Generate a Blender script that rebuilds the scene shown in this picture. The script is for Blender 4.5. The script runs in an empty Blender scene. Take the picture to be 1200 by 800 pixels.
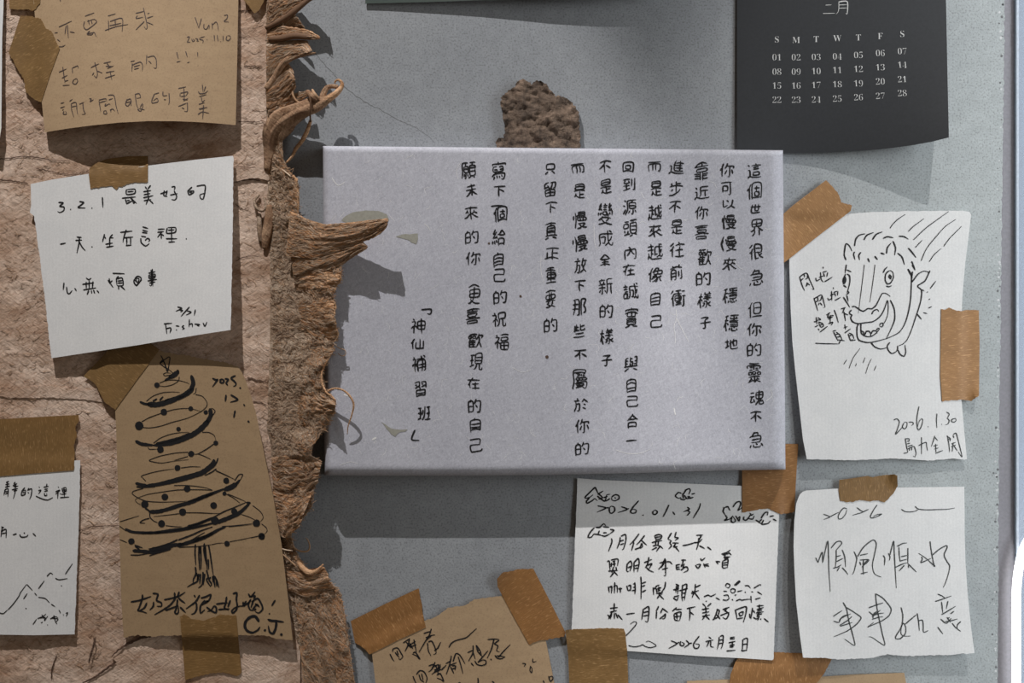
import bpy, bmesh, math, random
from mathutils import Vector, Matrix, noise, geometry
random.seed(7)

# ------------------------------------------------------------------ camera, world, lamps, exposure
S = 0.0006          # metres per photo pixel on the wall
D = 1.0             # camera distance from the wall
Z0 = 1.5            # height of the picture centre above the floor
sc = bpy.context.scene
col = sc.collection
cam = bpy.data.cameras.new('camera'); cam.sensor_width = 36; cam.lens = 50.0; cam.clip_start = 0.01
camo = bpy.data.objects.new('camera', cam); col.objects.link(camo)
camo.location = (0, -D, Z0); camo.rotation_euler = (math.pi/2, 0, 0)
sc.camera = camo
sc.view_settings.view_transform = 'Standard'
sc.view_settings.look = 'None'
sc.view_settings.gamma = 1
sc.view_settings.exposure = 0.0
sc.view_settings.use_curve_mapping = False
wd = bpy.data.worlds.new('world'); sc.world = wd; wd.use_nodes = True
wd.node_tree.nodes['Background'].inputs[0].default_value = (1.0, 0.83, 0.65, 1)
wd.node_tree.nodes['Background'].inputs[1].default_value = 0.085

def aim(o, target):
    d = Vector(target) - o.location
    o.rotation_euler = d.to_track_quat('-Z', 'Y').to_euler()

def spot(name, pos, target, power, size, blend, color, rad=0.006):
    l = bpy.data.lights.new(name, 'SPOT'); l.energy = power; l.spot_size = size; l.spot_blend = blend
    l.color = color; l.shadow_soft_size = rad
    o = bpy.data.objects.new(name, l); col.objects.link(o); o.location = pos; aim(o, target)
    return o
# two ceiling track spots, one for each half of the wall
spot('track_spot', (-0.42, -0.77, Z0+1.63), (-0.15, 0, Z0-0.03), 118, 0.355, 0.42, (1.0, 0.985, 0.975))
spot('track_spot', (0.56, -0.77, Z0+1.63), (0.325, 0, Z0+0.03), 66, 0.32, 0.55, (1.0, 0.975, 0.95))
# daylight through the window on the right
al = bpy.data.lights.new('window_daylight', 'AREA'); al.shape = 'RECTANGLE'; al.size = 0.45; al.size_y = 1.3
al.energy = 2.7; al.color = (0.90, 0.96, 1.0); al.spread = math.radians(62)
ao = bpy.data.objects.new('window_daylight', al); col.objects.link(ao); ao.location = (0.93, -0.50, Z0+0.10)
aim(ao, (0.52, 0, Z0))

# ------------------------------------------------------------------ helpers
def P(px, py, h=0.0):
    f = (D - h*S)/D
    return Vector(((px-600)*S*f, -h*S, Z0 + (400-py)*S*f))

def nz(x, y, s=0.0):
    return noise.noise(Vector((x, y, s)))

def tag(o, label=None, cat=None, group=None, kind=None):
    if label: o['label'] = label
    if cat: o['category'] = cat
    if group: o['group'] = group
    if kind: o['kind'] = kind
    return o

def empty(name, loc, label, cat, group=None):
    o = bpy.data.objects.new(name, None); o.empty_display_size = 0.01
    o.location = loc; col.objects.link(o)
    return tag(o, label, cat, group)

def link(name, verts, faces, mat, parent=None, smooth=None, loc=None):
    """verts are world positions"""
    off = Vector(loc) if loc is not None else (parent.location.copy() if parent else Vector((0, 0, 0)))
    me = bpy.data.meshes.new(name)
    me.from_pydata([tuple(v-off) for v in verts], [], faces)
    me.update()
    if smooth is not None:
        me.polygons.foreach_set('use_smooth', smooth if isinstance(smooth, list) else [smooth]*len(me.polygons))
    if mat: me.materials.append(mat)
    o = bpy.data.objects.new(name, me); col.objects.link(o)
    if parent: o.parent = parent
    else: o.location = off
    return o

def inside(poly, x, y):
    c = False; n = len(poly); j = n-1
    for i in range(n):
        xi, yi = poly[i]; xj, yj = poly[j]
        if (yi > y) != (yj > y) and x < (xj-xi)*(y-yi)/(yj-yi+1e-12)+xi: c = not c
        j = i
    return c

def dens(poly, step, closed=True):
    out = []; n = len(poly)
    for i in range(n if closed else n-1):
        a = poly[i]; b = poly[(i+1) % n]
        L = math.hypot(b[0]-a[0], b[1]-a[1]); k = max(1, int(L/step))
        for t in range(k): out.append((a[0]+(b[0]-a[0])*t/k, a[1]+(b[1]-a[1])*t/k))
    if not closed: out.append(poly[-1])
    return out

def torn(pts, amp=1.2, step=2.0, seed=0, freq=0.22):
    """polyline with a ragged, torn look"""
    d = dens(pts, step, False); out = []
    for i, (x, y) in enumerate(d):
        if i in (0, len(d)-1): out.append((x, y)); continue
        a = d[i-1]; b = d[i+1]; L = math.hypot(b[0]-a[0], b[1]-a[1])+1e-9
        k = amp*(nz(x*freq, y*freq, seed)*1.3 + 0.6*nz(x*freq*3.1, y*freq*3.1, seed+9))
        out.append((x-(b[1]-a[1])/L*k, y+(b[0]-a[0])/L*k))
    return out

def sheet_geo(poly, hf, thick, res, step=None):
    step = step or res
    bnd = dens(poly, step); nb = len(bnd)
    xs = [p[0] for p in bnd]; ys = [p[1] for p in bnd]
    pts = [Vector(p) for p in bnd]
    y = min(ys)+res*0.5; r = 0
    cell = {}
    for (a, b) in bnd: cell.setdefault((int(a//res), int(b//res)), []).append((a, b))
    while y < max(ys):
        x = min(xs)+res*(0.5 if r % 2 else 0.25)
        while x < max(xs):
            if inside(bnd, x, y):
                ci, cj = int(x//res), int(y//res); ok = True
                for i in (-1, 0, 1):
                    for j in (-1, 0, 1):
                        for (a, b) in cell.get((ci+i, cj+j), ()):
                            if (a-x)**2+(b-y)**2 < (0.45*res)**2: ok = False
                if ok: pts.append(Vector((x, y)))
            x += res
        y += res; r += 1
    ed = [(i, (i+1) % nb) for i in range(nb)]
    V, E_, F, ov, oe, of = geometry.delaunay_2d_cdt(pts, ed, [list(range(nb))], 1, 1e-4)
    V = [(v[0], v[1]) for v in V]
    verts = [P(x, y, hf(x, y)) for x, y in V]; n = len(verts); faces = []; sm = []
    for f in F:
        a, b, c = [V[i] for i in f[:3]]
        ar = (b[0]-a[0])*(c[1]-a[1])-(c[0]-a[0])*(b[1]-a[1])
        f = list(f)
        if ar > 0: f = f[::-1]       # pixel y runs down: make normals face the camera
        faces.append(f); sm.append(True)
    if thick:
        verts += [P(x, y, hf(x, y)-thick) for x, y in V]
        nf = len(faces)
        for f in faces[:nf]: faces.append([i+n for i in f[::-1]]); sm.append(True)
        idx = {}
        for i, (x, y) in enumerate(V): idx[(round(x, 3), round(y, 3))] = i
        ring = [idx.get((round(x, 3), round(y, 3))) for x, y in bnd]
        base = len(verts)
        ring = [i for i in ring if i is not None]; m = len(ring)
        for i in ring: verts.append(verts[i])
        for i in ring: verts.append(verts[i+n])
        for k in range(m):
            k2 = (k+1) % m
            faces.append([base+k, base+m+k, base+m+k2, base+k2]); sm.append(False)
    return verts, faces, sm

def sheet(name, poly, hf, thick, res, mat, parent=None, loc=None, step=None):
    if not callable(hf):
        h0 = hf; hf = lambda x, y: h0
    v, f, s = sheet_geo(poly, hf, thick, res, step)
    if parent is None and loc is None:
        loc = sum(v, Vector())/len(v)
    return link(name, v, f, mat, parent, s, loc)

# ---- pen strokes
def catmull(pts, step=0.9):
    n = len(pts)
    if n < 3:
        return dens(pts, step, False) if n == 2 else pts
    out = []
    for i in range(n-1):
        p0 = pts[max(i-1, 0)]; p1 = pts[i]; p2 = pts[i+1]; p3 = pts[min(i+2, n-1)]
        k = max(2, int(math.hypot(p2[0]-p1[0], p2[1]-p1[1])/step))
        for j in range(k):
            t = j/k; q = []
            for c in (0, 1):
                m1 = (p2[c]-p0[c])*0.42; m2 = (p3[c]-p1[c])*0.42
                q.append((2*t**3-3*t*t+1)*p1[c]+(t**3-2*t*t+t)*m1+(-2*t**3+3*t*t)*p2[c]+(t**3-t*t)*m2)
            out.append(tuple(q))
    out.append(pts[-1])
    return out

def ribbon(geo, pts, w, hf, eps=0.35, taper=0.5):
    V, F = geo
    d = []
    for p in catmull(pts):
        if not d or math.hypot(p[0]-d[-1][0], p[1]-d[-1][1]) > 0.15: d.append(p)
    if len(d) == 1: d.append((d[0][0]+0.4, d[0][1]+0.1))
    n = len(d); L = 0; acc = [0]
    for i in range(1, n): L += math.hypot(d[i][0]-d[i-1][0], d[i][1]-d[i-1][1]); acc.append(L)
    sd = random.random()*99
    row = []
    for i in range(n):
        a = d[max(i-1, 0)]; b = d[min(i+1, n-1)]; l = math.hypot(b[0]-a[0], b[1]-a[1])+1e-9
        nx, ny = -(b[1]-a[1])/l, (b[0]-a[0])/l
        t = acc[i]/(L+1e-9)
        ww = w*0.5*(1.0-(taper*0.9)*max(0, t-0.55)/0.45*(1 if L > 4*w else 0.3))*(1+0.18*nz(acc[i]*0.35, sd))
        e = min(acc[i], L-acc[i]) / (w*0.5)
        ww *= 0.55+0.45*min(1, e) if L > w else 1
        x, y = d[i]
        row.append(((x+nx*ww, y+ny*ww), (x-nx*ww, y-ny*ww)))
    b0 = len(V)
    # round-ish end caps
    def cap(p, q, sgn):
        l = math.hypot(p[0]-q[0], p[1]-q[1])+1e-9
        return (p[0]-(q[0]-p[0])/l*w*0.22, p[1]-(q[1]-p[1])/l*w*0.22)
    for l, r in row:
        V.append(P(l[0], l[1], hf(*l)+eps)); V.append(P(r[0], r[1], hf(*r)+eps))
    for i in range(n-1):
        F.append([b0+2*i, b0+2*i+1, b0+2*i+3, b0+2*i+2][::-1])
    s = cap(d[0], d[1], 1); e = cap(d[-1], d[-2], 1)
    V.append(P(s[0], s[1], hf(*s)+eps)); F.append([b0, b0+1, len(V)-1])
    V.append(P(e[0], e[1], hf(*e)+eps)); F.append([b0+2*n-1, b0+2*n-2, len(V)-1])

def dot(geo, x, y, r, hf, eps=0.4):
    V, F = geo; b = len(V); k = 12
    V.append(P(x, y, hf(x, y)+eps))
    for i in range(k):
        a = 2*math.pi*i/k; rr = r*(1+0.12*nz(math.cos(a)*1.3+x, math.sin(a)*1.3+y))
        q = (x+rr*math.cos(a), y+rr*math.sin(a)); V.append(P(q[0], q[1], hf(*q)+eps))
    for i in range(k): F.append([b, b+1+(i+1) % k, b+1+i])

def parse(o, s, sc_=10.0):
    out = []
    for st in s.split('/'):
        p = []
        for t in st.split():
            if ',' in t:
                a, b = t.split(','); p.append((o[0]+float(a)/sc_, o[1]+float(b)/sc_))
        if p: out.append(p)
    return out

def write(name, parent, hf, mat, items, eps=0.35):
    """items: (origin, width, strokes) or ('dots', origin, 'x,y,r ...')"""
    geo = ([], [])
    for it in items:
        if it[0] == 'dots':
            for t in it[2].split():
                a, b, r = [float(q) for q in t.split(',')]
                dot(geo, it[1][0]+a/10, it[1][1]+b/10, r, hf, eps+0.05)
        else:
            for p in parse(it[0], it[2]): ribbon(geo, p, it[1], hf, eps)
    return link(name, geo[0], geo[1], mat, parent, False)

# ---- glyphs of the built-in font, loosened into handwriting
_gc = {}
def glyph(ch, offset=0.0, cuts=True):
    key = (ch, offset)
    if key in _gc: return _gc[key]
    cu = bpy.data.curves.new('g', 'FONT'); cu.body = ch; cu.size = 1.0; cu.offset = offset; cu.resolution_u = 4
    ob = bpy.data.objects.new('g', cu); col.objects.link(ob)
    dg = bpy.context.evaluated_depsgraph_get()
    ev = ob.evaluated_get(dg); me = ev.to_mesh()
    bm = bmesh.new(); bm.from_mesh(me); ev.to_mesh_clear()
    bpy.data.objects.remove(ob); bpy.data.curves.remove(cu)
    if cuts and bm.faces:
        bmesh.ops.triangulate(bm, faces=bm.faces[:])
        for _ in range(2):
            le = [e for e in bm.edges if e.calc_length() > 0.16]
            if not le: break
            bmesh.ops.subdivide_edges(bm, edges=le, cuts=1)
            bmesh.ops.triangulate(bm, faces=bm.faces[:])
    vs = [(v.co.x, v.co.y) for v in bm.verts]
    bm.verts.index_update(); fs = [[v.index for v in f.verts] for f in bm.faces]
    bm.free()
    if vs:
        x0 = min(v[0] for v in vs); x1 = max(v[0] for v in vs); y0 = min(v[1] for v in vs); y1 = max(v[1] for v in vs)
        cx, cy = (x0+x1)/2, (y0+y1)/2
        vs = [(a-cx, b-cy) for a, b in vs]
    _gc[key] = (vs, fs)
    return _gc[key]

def put_glyph(geo, ch, cx, cy, sx, sy, hf, rot=0.0, slope=0.10, wob=0.035, offset=0.0, eps=0.35, seed=None):
    V, F = geo; vs, fs = glyph(ch, offset); b = len(V)
    sd = random.random()*100 if seed is None else seed
    c, s = math.cos(rot), math.sin(rot)
    for x, y in vs:
        dx = nz(x*2.2, y*2.2, sd)*wob*2; dy = nz(x*2.2, y*2.2, sd+30)*wob*2
        x2, y2 = x+dx, y+dy+slope*x
        X = cx+(x2*c-y2*s)*sx; Y = cy-(x2*s+y2*c)*sy
        V.append(P(X, Y, hf(X, Y)+eps))
    for f in fs: F.append([i+b for i in f])

# ---- tubes and ruled flaps
def tube(geo, pts, rad, sides=8, ridge=0.0, flat=1.0, nseg=None):
    """pts: (px,py,h) list; rad: one radius or a list (pixels)"""
    V, F = geo
    if not isinstance(rad, (list, tuple)): rad = [rad]*len(pts)
    n0 = len(pts); k = nseg or max(2, 4)
    cl = []; cr = []
    for i in range(n0-1):
        p0, p1, p2, p3 = pts[max(i-1, 0)], pts[i], pts[i+1], pts[min(i+2, n0-1)]
        for j in range(k):
            t = j/k; q = []
            for c in range(3):
                m1 = (p2[c]-p0[c])*0.5; m2 = (p3[c]-p1[c])*0.5
                q.append((2*t**3-3*t*t+1)*p1[c]+(t**3-2*t*t+t)*m1+(-2*t**3+3*t*t)*p2[c]+(t**3-t*t)*m2)
            cl.append(P(*q)); cr.append(rad[i]*(1-t)+rad[i+1]*t)
    cl.append(P(*pts[-1])); cr.append(rad[-1])
    b = len(V); n = len(cl); up = Vector((0, -1, 0)); sd = random.random()*50
    for i in range(n):
        tg = (cl[min(i+1, n-1)]-cl[max(i-1, 0)]).normalized()
        sx = tg.cross(up)
        if sx.length < 1e-3: sx = tg.cross(Vector((1, 0, 0)))
        sx.normalize(); sy = sx.cross(tg).normalized()
        for a in range(sides):
            th = 2*math.pi*a/sides
            r = cr[i]*S*(1+ridge*nz(math.cos(th)*2.6+sd, math.sin(th)*2.6, i*0.12))
            V.append(cl[i]+sx*math.cos(th)*r+sy*math.sin(th)*r*flat)
    for i in range(n-1):
        for a in range(sides):
            a2 = (a+1) % sides
            F.append([b+i*sides+a, b+i*sides+a2, b+(i+1)*sides+a2, b+(i+1)*sides+a])
    F.append([b+a for a in range(sides)][::-1]); F.append([b+(n-1)*sides+a for a in range(sides)])

def lerp_poly(poly, t):
    L = [0]
    for i in range(1, len(poly)): L.append(L[-1]+math.hypot(poly[i][0]-poly[i-1][0], poly[i][1]-poly[i-1][1]))
    d = t*L[-1]
    for i in range(1, len(poly)):
        if d <= L[i] or i == len(poly)-1:
            k = (d-L[i-1])/(L[i]-L[i-1]+1e-9)
            return tuple(poly[i-1][c]+(poly[i][c]-poly[i-1][c])*k for c in range(len(poly[0])))

def ruled_geo(top, bot, hf, nu, nv, thick=1.6, rag=1.0, seed=0):
    """hf(u, v, x, y); rails run from root (u=0) to tip (u=1); v=0 on the top rail"""
    V = []; F = []
    px = []
    for i in range(nu+1):
        u = i/nu; a = lerp_poly(top, u); b = lerp_poly(bot, u)
        for j in range(nv+1):
            v = j/nv; x = a[0]+(b[0]-a[0])*v; y = a[1]+(b[1]-a[1])*v
            e = rag*(abs(v-0.5)*2)**4
            y += e*(nz(x*0.35, v*9+seed)*1.6+nz(x*1.1, v*7+seed)*0.8)
            x += rag*u**8*(nz(y*0.5, seed+3)*2.5)
            px.append((x, y, u, v))
    n = len(px)
    V = [P(x, y, hf(u, v, x, y)) for x, y, u, v in px]
    V += [P(x, y, hf(u, v, x, y)-thick) for x, y, u, v in px]
    w = nv+1
    for i in range(nu):
        for j in range(nv):
            q = [i*w+j, i*w+j+1, (i+1)*w+j+1, (i+1)*w+j]
            F.append(q); F.append([k+n for k in q[::-1]])
    ring = [i*w for i in range(nu+1)]+[nu*w+j for j in range(1, nv+1)]+[i*w+nv for i in range(nu-1, -1, -1)]+[j for j in range(nv-1, 0, -1)]
    for k in range(len(ring)):
        a, b = ring[k], ring[(k+1) % len(ring)]
        F.append([a, b, b+n, a+n])
    return V, F

def smooth(t):
    t = max(0.0, min(1.0, t)); return t*t*(3-2*t)

def interp(tab, y):
    if y <= tab[0][0]: return tab[0][1]
    for i in range(1, len(tab)):
        if y <= tab[i][0]:
            a, b = tab[i-1], tab[i]; t = (y-a[0])/(b[0]-a[0]); return a[1]+(b[1]-a[1])*t
    return tab[-1][1]

# ------------------------------------------------------------------ materials
def mat(name):
    m = bpy.data.materials.new(name); m.use_nodes = True; nt = m.node_tree
    b = nt.nodes['Principled BSDF']; return m, nt, b
def N(nt, t, **kw):
    n = nt.nodes.new(t)
    for k, v in kw.items(): setattr(n, k, v)
    return n
def ramp(nt, fac, stops):
    r = N(nt, 'ShaderNodeValToRGB'); e = r.color_ramp.elements
    while len(e) < len(stops): e.new(0.5)
    for i, (p, c) in enumerate(stops): e[i].position = p; e[i].color = (*c, 1)
    nt.links.new(fac, r.inputs[0]); return r.outputs[0]
def coords(nt, scale=(1, 1, 1), rot=(0, 0, 0)):
    tc = N(nt, 'ShaderNodeTexCoord'); mr = N(nt, 'ShaderNodeMapping'); mp = N(nt, 'ShaderNodeMapping')
    mr.inputs['Rotation'].default_value = rot; mp.inputs['Scale'].default_value = scale
    nt.links.new(tc.outputs['Object'], mr.inputs[0]); nt.links.new(mr.outputs[0], mp.inputs[0]); return mp.outputs[0]
def noi(nt, vec, scale, detail=3, rough=0.55, dist=0.0):
    n = N(nt, 'ShaderNodeTexNoise'); n.inputs['Scale'].default_value = scale; n.inputs['Detail'].default_value = detail
    n.inputs['Roughness'].default_value = rough; n.inputs['Distortion'].default_value = dist
    nt.links.new(vec, n.inputs['Vector']); return n.outputs['Fac']
def mix(nt, a, b, fac, mode='MIX'):
    m = N(nt, 'ShaderNodeMix', data_type='RGBA', blend_type=mode)
    for sock, v in ((m.inputs[0], fac), (m.inputs[6], a), (m.inputs[7], b)):
        if hasattr(v, 'links') or hasattr(v, 'is_linked'): nt.links.new(v, sock)
        elif isinstance(v, (int, float)): sock.default_value = v
        else: sock.default_value = (*v, 1)
    return m.outputs[2]
def bump(nt, b, fac, strength, dist):
    n = N(nt, 'ShaderNodeBump'); n.inputs['Strength'].default_value = strength; n.inputs['Distance'].default_value = dist
    nt.links.new(fac, n.inputs['Height']); nt.links.new(n.outputs[0], b.inputs['Normal'])

def m_concrete():
    m, nt, b = mat('grey_concrete'); v = coords(nt)
    big = noi(nt, v, 7, 5, 0.6); mid = noi(nt, v, 110, 4, 0.65); sp = noi(nt, v, 760, 2, 0.5)
    c = ramp(nt, big, [(0.3, (0.272, 0.286, 0.306)), (0.7, (0.332, 0.345, 0.362))])
    c = mix(nt, c, ramp(nt, mid, [(0.3, (0.90, 0.90, 0.90)), (0.65, (1.04, 1.04, 1.04))]), 1.0, 'MULTIPLY')
    c = mix(nt, c, ramp(nt, sp, [(0.31, (0.66, 0.65, 0.64)), (0.46, (0.97, 0.97, 0.97)), (0.68, (1.07, 1.07, 1.07))]), 1.0, 'MULTIPLY')
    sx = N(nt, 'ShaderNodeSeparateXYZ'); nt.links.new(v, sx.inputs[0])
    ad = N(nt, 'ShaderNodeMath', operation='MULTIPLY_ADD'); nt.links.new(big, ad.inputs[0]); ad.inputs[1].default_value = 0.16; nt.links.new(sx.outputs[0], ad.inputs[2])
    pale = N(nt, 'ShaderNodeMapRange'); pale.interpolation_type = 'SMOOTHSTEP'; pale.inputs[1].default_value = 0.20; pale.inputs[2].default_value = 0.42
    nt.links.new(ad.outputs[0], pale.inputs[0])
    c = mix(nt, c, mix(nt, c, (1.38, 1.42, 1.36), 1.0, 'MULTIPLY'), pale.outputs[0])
    nt.links.new(c, b.inputs['Base Color']); b.inputs['Roughness'].default_value = 0.6
    bump(nt, b, sp, 0.25, 0.0004); return m

def m_paper(name, c1, c2, fine=900, ribs=True, rough=0.8):
    m, nt, b = mat(name)
    v = coords(nt, (1, 1, 1), (0, 0.0, 0)); f = noi(nt, v, 60, 3); g = noi(nt, v, fine, 2)
    c = ramp(nt, f, [(0.3, c1), (0.7, c2)])
    c = mix(nt, c, ramp(nt, g, [(0.3, (0.93, 0.93, 0.93)), (0.7, (1.03, 1.03, 1.03))]), 1.0, 'MULTIPLY')
    if ribs:
        w = N(nt, 'ShaderNodeTexWave'); w.bands_direction = 'X'; w.inputs['Scale'].default_value = 130; w.inputs['Distortion'].default_value = 0.6
        nt.links.new(v, w.inputs[0])
        c = mix(nt, c, ramp(nt, w.outputs['Fac'], [(0, (0.98, 0.98, 0.98)), (1, (1.0, 1.0, 1.0))]), 1.0, 'MULTIPLY')
        bump(nt, b, w.outputs['Fac'], 0.05, 0.0002)
    nt.links.new(c, b.inputs['Base Color']); b.inputs['Roughness'].default_value = rough
    return m

def m_rice():
    m, nt, b = mat('rice_paper'); v = coords(nt)
    cloud = noi(nt, v, 16, 4, 0.6); f1 = noi(nt, coords(nt, (260, 260, 900), (0, 0.5, 0)), 1.0, 3, 0.6, 1.2)
    f2 = noi(nt, coords(nt, (900, 260, 260), (0, 0.3, 0)), 1.0, 3, 0.6, 1.2); g = noi(nt, v, 1000, 2)
    c = ramp(nt, cloud, [(0.3, (0.50, 0.50, 0.56)), (0.7, (0.565, 0.565, 0.625))])
    for f in (f1, f2):
        c = mix(nt, c, ramp(nt, f, [(0.28, (0.86, 0.86, 0.87)), (0.5, (1, 1, 1)), (0.72, (1.10, 1.10, 1.09))]), 1.0, 'MULTIPLY')
    c = mix(nt, c, ramp(nt, g, [(0.3, (0.9, 0.9, 0.9)), (0.7, (1.05, 1.05, 1.05))]), 1.0, 'MULTIPLY')
    nt.links.new(c, b.inputs['Base Color']); b.inputs['Roughness'].default_value = 0.85
    bump(nt, b, f1, 0.12, 0.0003); return m

def m_kraft(name, c1, c2):
    m, nt, b = mat(name); v = coords(nt)
    f = noi(nt, coords(nt, (70, 70, 160)), 1, 4); g = noi(nt, v, 900, 2)
    c = ramp(nt, f, [(0.3, c1), (0.7, c2)])
    c = mix(nt, c, ramp(nt, g, [(0.28, (0.84, 0.83, 0.82)), (0.45, (1, 1, 1)), (0.75, (1.06, 1.06, 1.06))]), 1.0, 'MULTIPLY')
    nt.links.new(c, b.inputs['Base Color']); b.inputs['Roughness'].default_value = 0.75; return m

def m_tape(name, c1, c2, axis=0.0, trans=0.14):
    """axis: direction of the strip in degrees; the crepe lines run across it"""
    m, nt, b = mat(name); th = math.radians(axis)
    f = noi(nt, coords(nt, (1700, 600, 260), (0, th, 0)), 1, 3, 0.6); big = noi(nt, coords(nt), 45, 3)
    c = ramp(nt, f, [(0.3, tuple(x*0.84 for x in c1)), (0.55, c1), (0.8, c2)])
    c = mix(nt, c, ramp(nt, big, [(0.3, (0.85, 0.85, 0.85)), (0.7, (1.08, 1.08, 1.08))]), 1.0, 'MULTIPLY')
    fl = noi(nt, coords(nt, (1100, 500, 260), (0, th+0.12, 0)), 1, 1, 0.5)
    c = mix(nt, c, tuple(min(1, x*1.5+0.03) for x in c2), ramp(nt, fl, [(0.60, (0, 0, 0)), (0.74, (0.5, 0.5, 0.5))]))
    nt.links.new(c, b.inputs['Base Color']); b.inputs['Roughness'].default_value = 0.55
    bump(nt, b, f, 0.35, 0.0004)
    tr = N(nt, 'ShaderNodeBsdfTransparent'); tr.inputs[0].default_value = (1.0, 0.72, 0.40, 1)
    mx = N(nt, 'ShaderNodeMixShader'); mx.inputs[0].default_value = trans
    nt.links.new(b.outputs[0], mx.inputs[1]); nt.links.new(tr.outputs[0], mx.inputs[2])
    nt.links.new(mx.outputs[0], nt.nodes['Material Output'].inputs[0]); return m

def m_bark(name, dark, midc, light, rot=0.0, stretch=7.0, fine=620.0, bstr=0.9, cross=True, patch=(9, 9, 22), lo=0.28, hi=0.72, k2=0.6):
    m, nt, b = mat(name)
    big = noi(nt, coords(nt, patch), 1, 6, 0.65)
    a = noi(nt, coords(nt, (fine/stretch, fine/stretch, fine), (0, rot, 0)), 1, 4, 0.65, 0.8)
    a2 = noi(nt, coords(nt, (fine/stretch, fine/stretch, fine), (0, rot-1.25, 0)), 1, 4, 0.65, 0.8)
    a3 = noi(nt, coords(nt, (fine/2.5/stretch, fine/2.5/stretch, fine/2.5), (0, rot*0.3, 0)), 1, 5, 0.7, 1.5)
    g = noi(nt, coords(nt), 420, 4, 0.7)
    c = ramp(nt, big, [(lo, midc), (hi, light)])
    msk = noi(nt, coords(nt, (1, 1, 1), (0, 0.4, 0)), 26, 3, 0.6)
    c = mix(nt, c, ramp(nt, a, [(0.28, dark), (0.48, (0.95, 0.95, 0.95)), (0.75, (1.16, 1.15, 1.13))]), ramp(nt, msk, [(0.38, (0.25, 0.25, 0.25)), (0.60, (0.95, 0.95, 0.95))]), 'MULTIPLY')
    c = mix(nt, c, ramp(nt, a3, [(0.30, dark), (0.46, (0.98, 0.98, 0.98)), (0.7, (1.1, 1.09, 1.08))]), 0.7, 'MULTIPLY')
    h = a
    if cross:
        c = mix(nt, c, ramp(nt, a2, [(0.30, dark), (0.46, (0.97, 0.97, 0.97)), (0.75, (1.12, 1.11, 1.1))]), ramp(nt, msk, [(0.38, (k2, k2, k2)), (0.60, (0.2, 0.2, 0.2))]), 'MULTIPLY')
        ma = N(nt, 'ShaderNodeMath', operation='ADD'); nt.links.new(a, ma.inputs[0]); nt.links.new(a2, ma.inputs[1]); h = ma.outputs[0]
    c = mix(nt, c, ramp(nt, g, [(0.32, (0.72, 0.68, 0.64)), (0.5, (1, 1, 1)), (0.72, (1.12, 1.1, 1.08))]), 0.7, 'MULTIPLY')
    nt.links.new(c, b.inputs['Base Color']); b.inputs['Roughness'].default_value = 0.85
    bump(nt, b, h, bstr, 0.0012); return m

def m_plain(name, c, rough=0.6, metal=0.0):
    m, nt, b = mat(name); v = coords(nt); g = noi(nt, v, 500, 2)
    cc = mix(nt, c, ramp(nt, g, [(0.3, (0.9, 0.9, 0.9)), (0.7, (1.08, 1.08, 1.08))]), 1.0, 'MULTIPLY')
    nt.links.new(cc, b.inputs['Base Color']); b.inputs['Roughness'].default_value = rough; b.inputs['Metallic'].default_value = metal
    return m

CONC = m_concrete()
WHITE = m_paper('white_card', (0.77, 0.77, 0.77), (0.82, 0.815, 0.81))
RICE = m_rice()
KRAFT = m_kraft('kraft_card', (0.42, 0.285, 0.165), (0.47, 0.325, 0.19))
KRAFT_D = m_kraft('kraft_card_dark', (0.36, 0.24, 0.132), (0.40, 0.27, 0.15))
_tc = {'TAPE': ((0.27, 0.155, 0.055), (0.36, 0.215, 0.085)), 'TAPE_V': ((0.27, 0.15, 0.05), (0.37, 0.22, 0.09)),
       'TAPE_O': ((0.34, 0.16, 0.05), (0.44, 0.235, 0.09)), 'TAPE_P': ((0.42, 0.22, 0.085), (0.52, 0.30, 0.13))}
_tn = {'TAPE': 'brown_paper_tape', 'TAPE_V': 'brown_paper_tape_wide', 'TAPE_O': 'orange_paper_tape', 'TAPE_P': 'pale_brown_tape'}
def tape_mat(kind, axis): return m_tape(_tn[kind], *_tc[kind], axis)
BARK = m_bark('pale_bark', (0.62, 0.49, 0.40), (0.47, 0.295, 0.195), (0.80, 0.63, 0.515), 0.62, 5, 700, 0.6, True, (14, 14, 34), 0.34, 0.64, 0.8)
BARK_G = m_bark('weathered_bark', (0.42, 0.34, 0.28), (0.34, 0.225, 0.145), (0.58, 0.45, 0.34), 0.75, 5, 760, 1.0, True, (55, 55, 90), 0.34, 0.64, 0.9)
BARK_O = m_bark('orange_bark', (0.60, 0.46, 0.36), (0.44, 0.225, 0.10), (0.86, 0.54, 0.32), 0.15, 8, 760, 1.0, True, (60, 60, 130), 0.34, 0.62, 0.4)
BARK_B = m_bark('brown_bark', (0.48, 0.36, 0.28), (0.27, 0.145, 0.078), (0.60, 0.39, 0.245), -0.7, 8, 760, 1.0, True, (60, 60, 110), 0.36, 0.66, 0.5)
CHIP = m_bark('tree_bark_chip', (0.36, 0.33, 0.31), (0.075, 0.052, 0.038), (0.28, 0.195, 0.14), 1.2, 2.5, 520, 1.0, True, (70, 70, 55), 0.36, 0.66, 0.8)
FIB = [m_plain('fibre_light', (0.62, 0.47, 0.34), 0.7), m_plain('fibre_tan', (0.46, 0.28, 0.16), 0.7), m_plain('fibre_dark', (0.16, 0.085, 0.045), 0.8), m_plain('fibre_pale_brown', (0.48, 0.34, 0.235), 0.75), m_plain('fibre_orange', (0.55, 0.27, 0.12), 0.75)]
INK = m_plain('black_ink', (0.012, 0.012, 0.014), 0.45)
INK_B = m_plain('brown_black_ink', (0.07, 0.045, 0.04), 0.6)
PENCIL = m_plain('grey_ink', (0.05, 0.055, 0.055), 0.6)
CAL = m_plain('charcoal_print', (0.032, 0.034, 0.038), 0.42)
CALT = m_plain('white_print', (0.62, 0.62, 0.61), 0.6)
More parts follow.
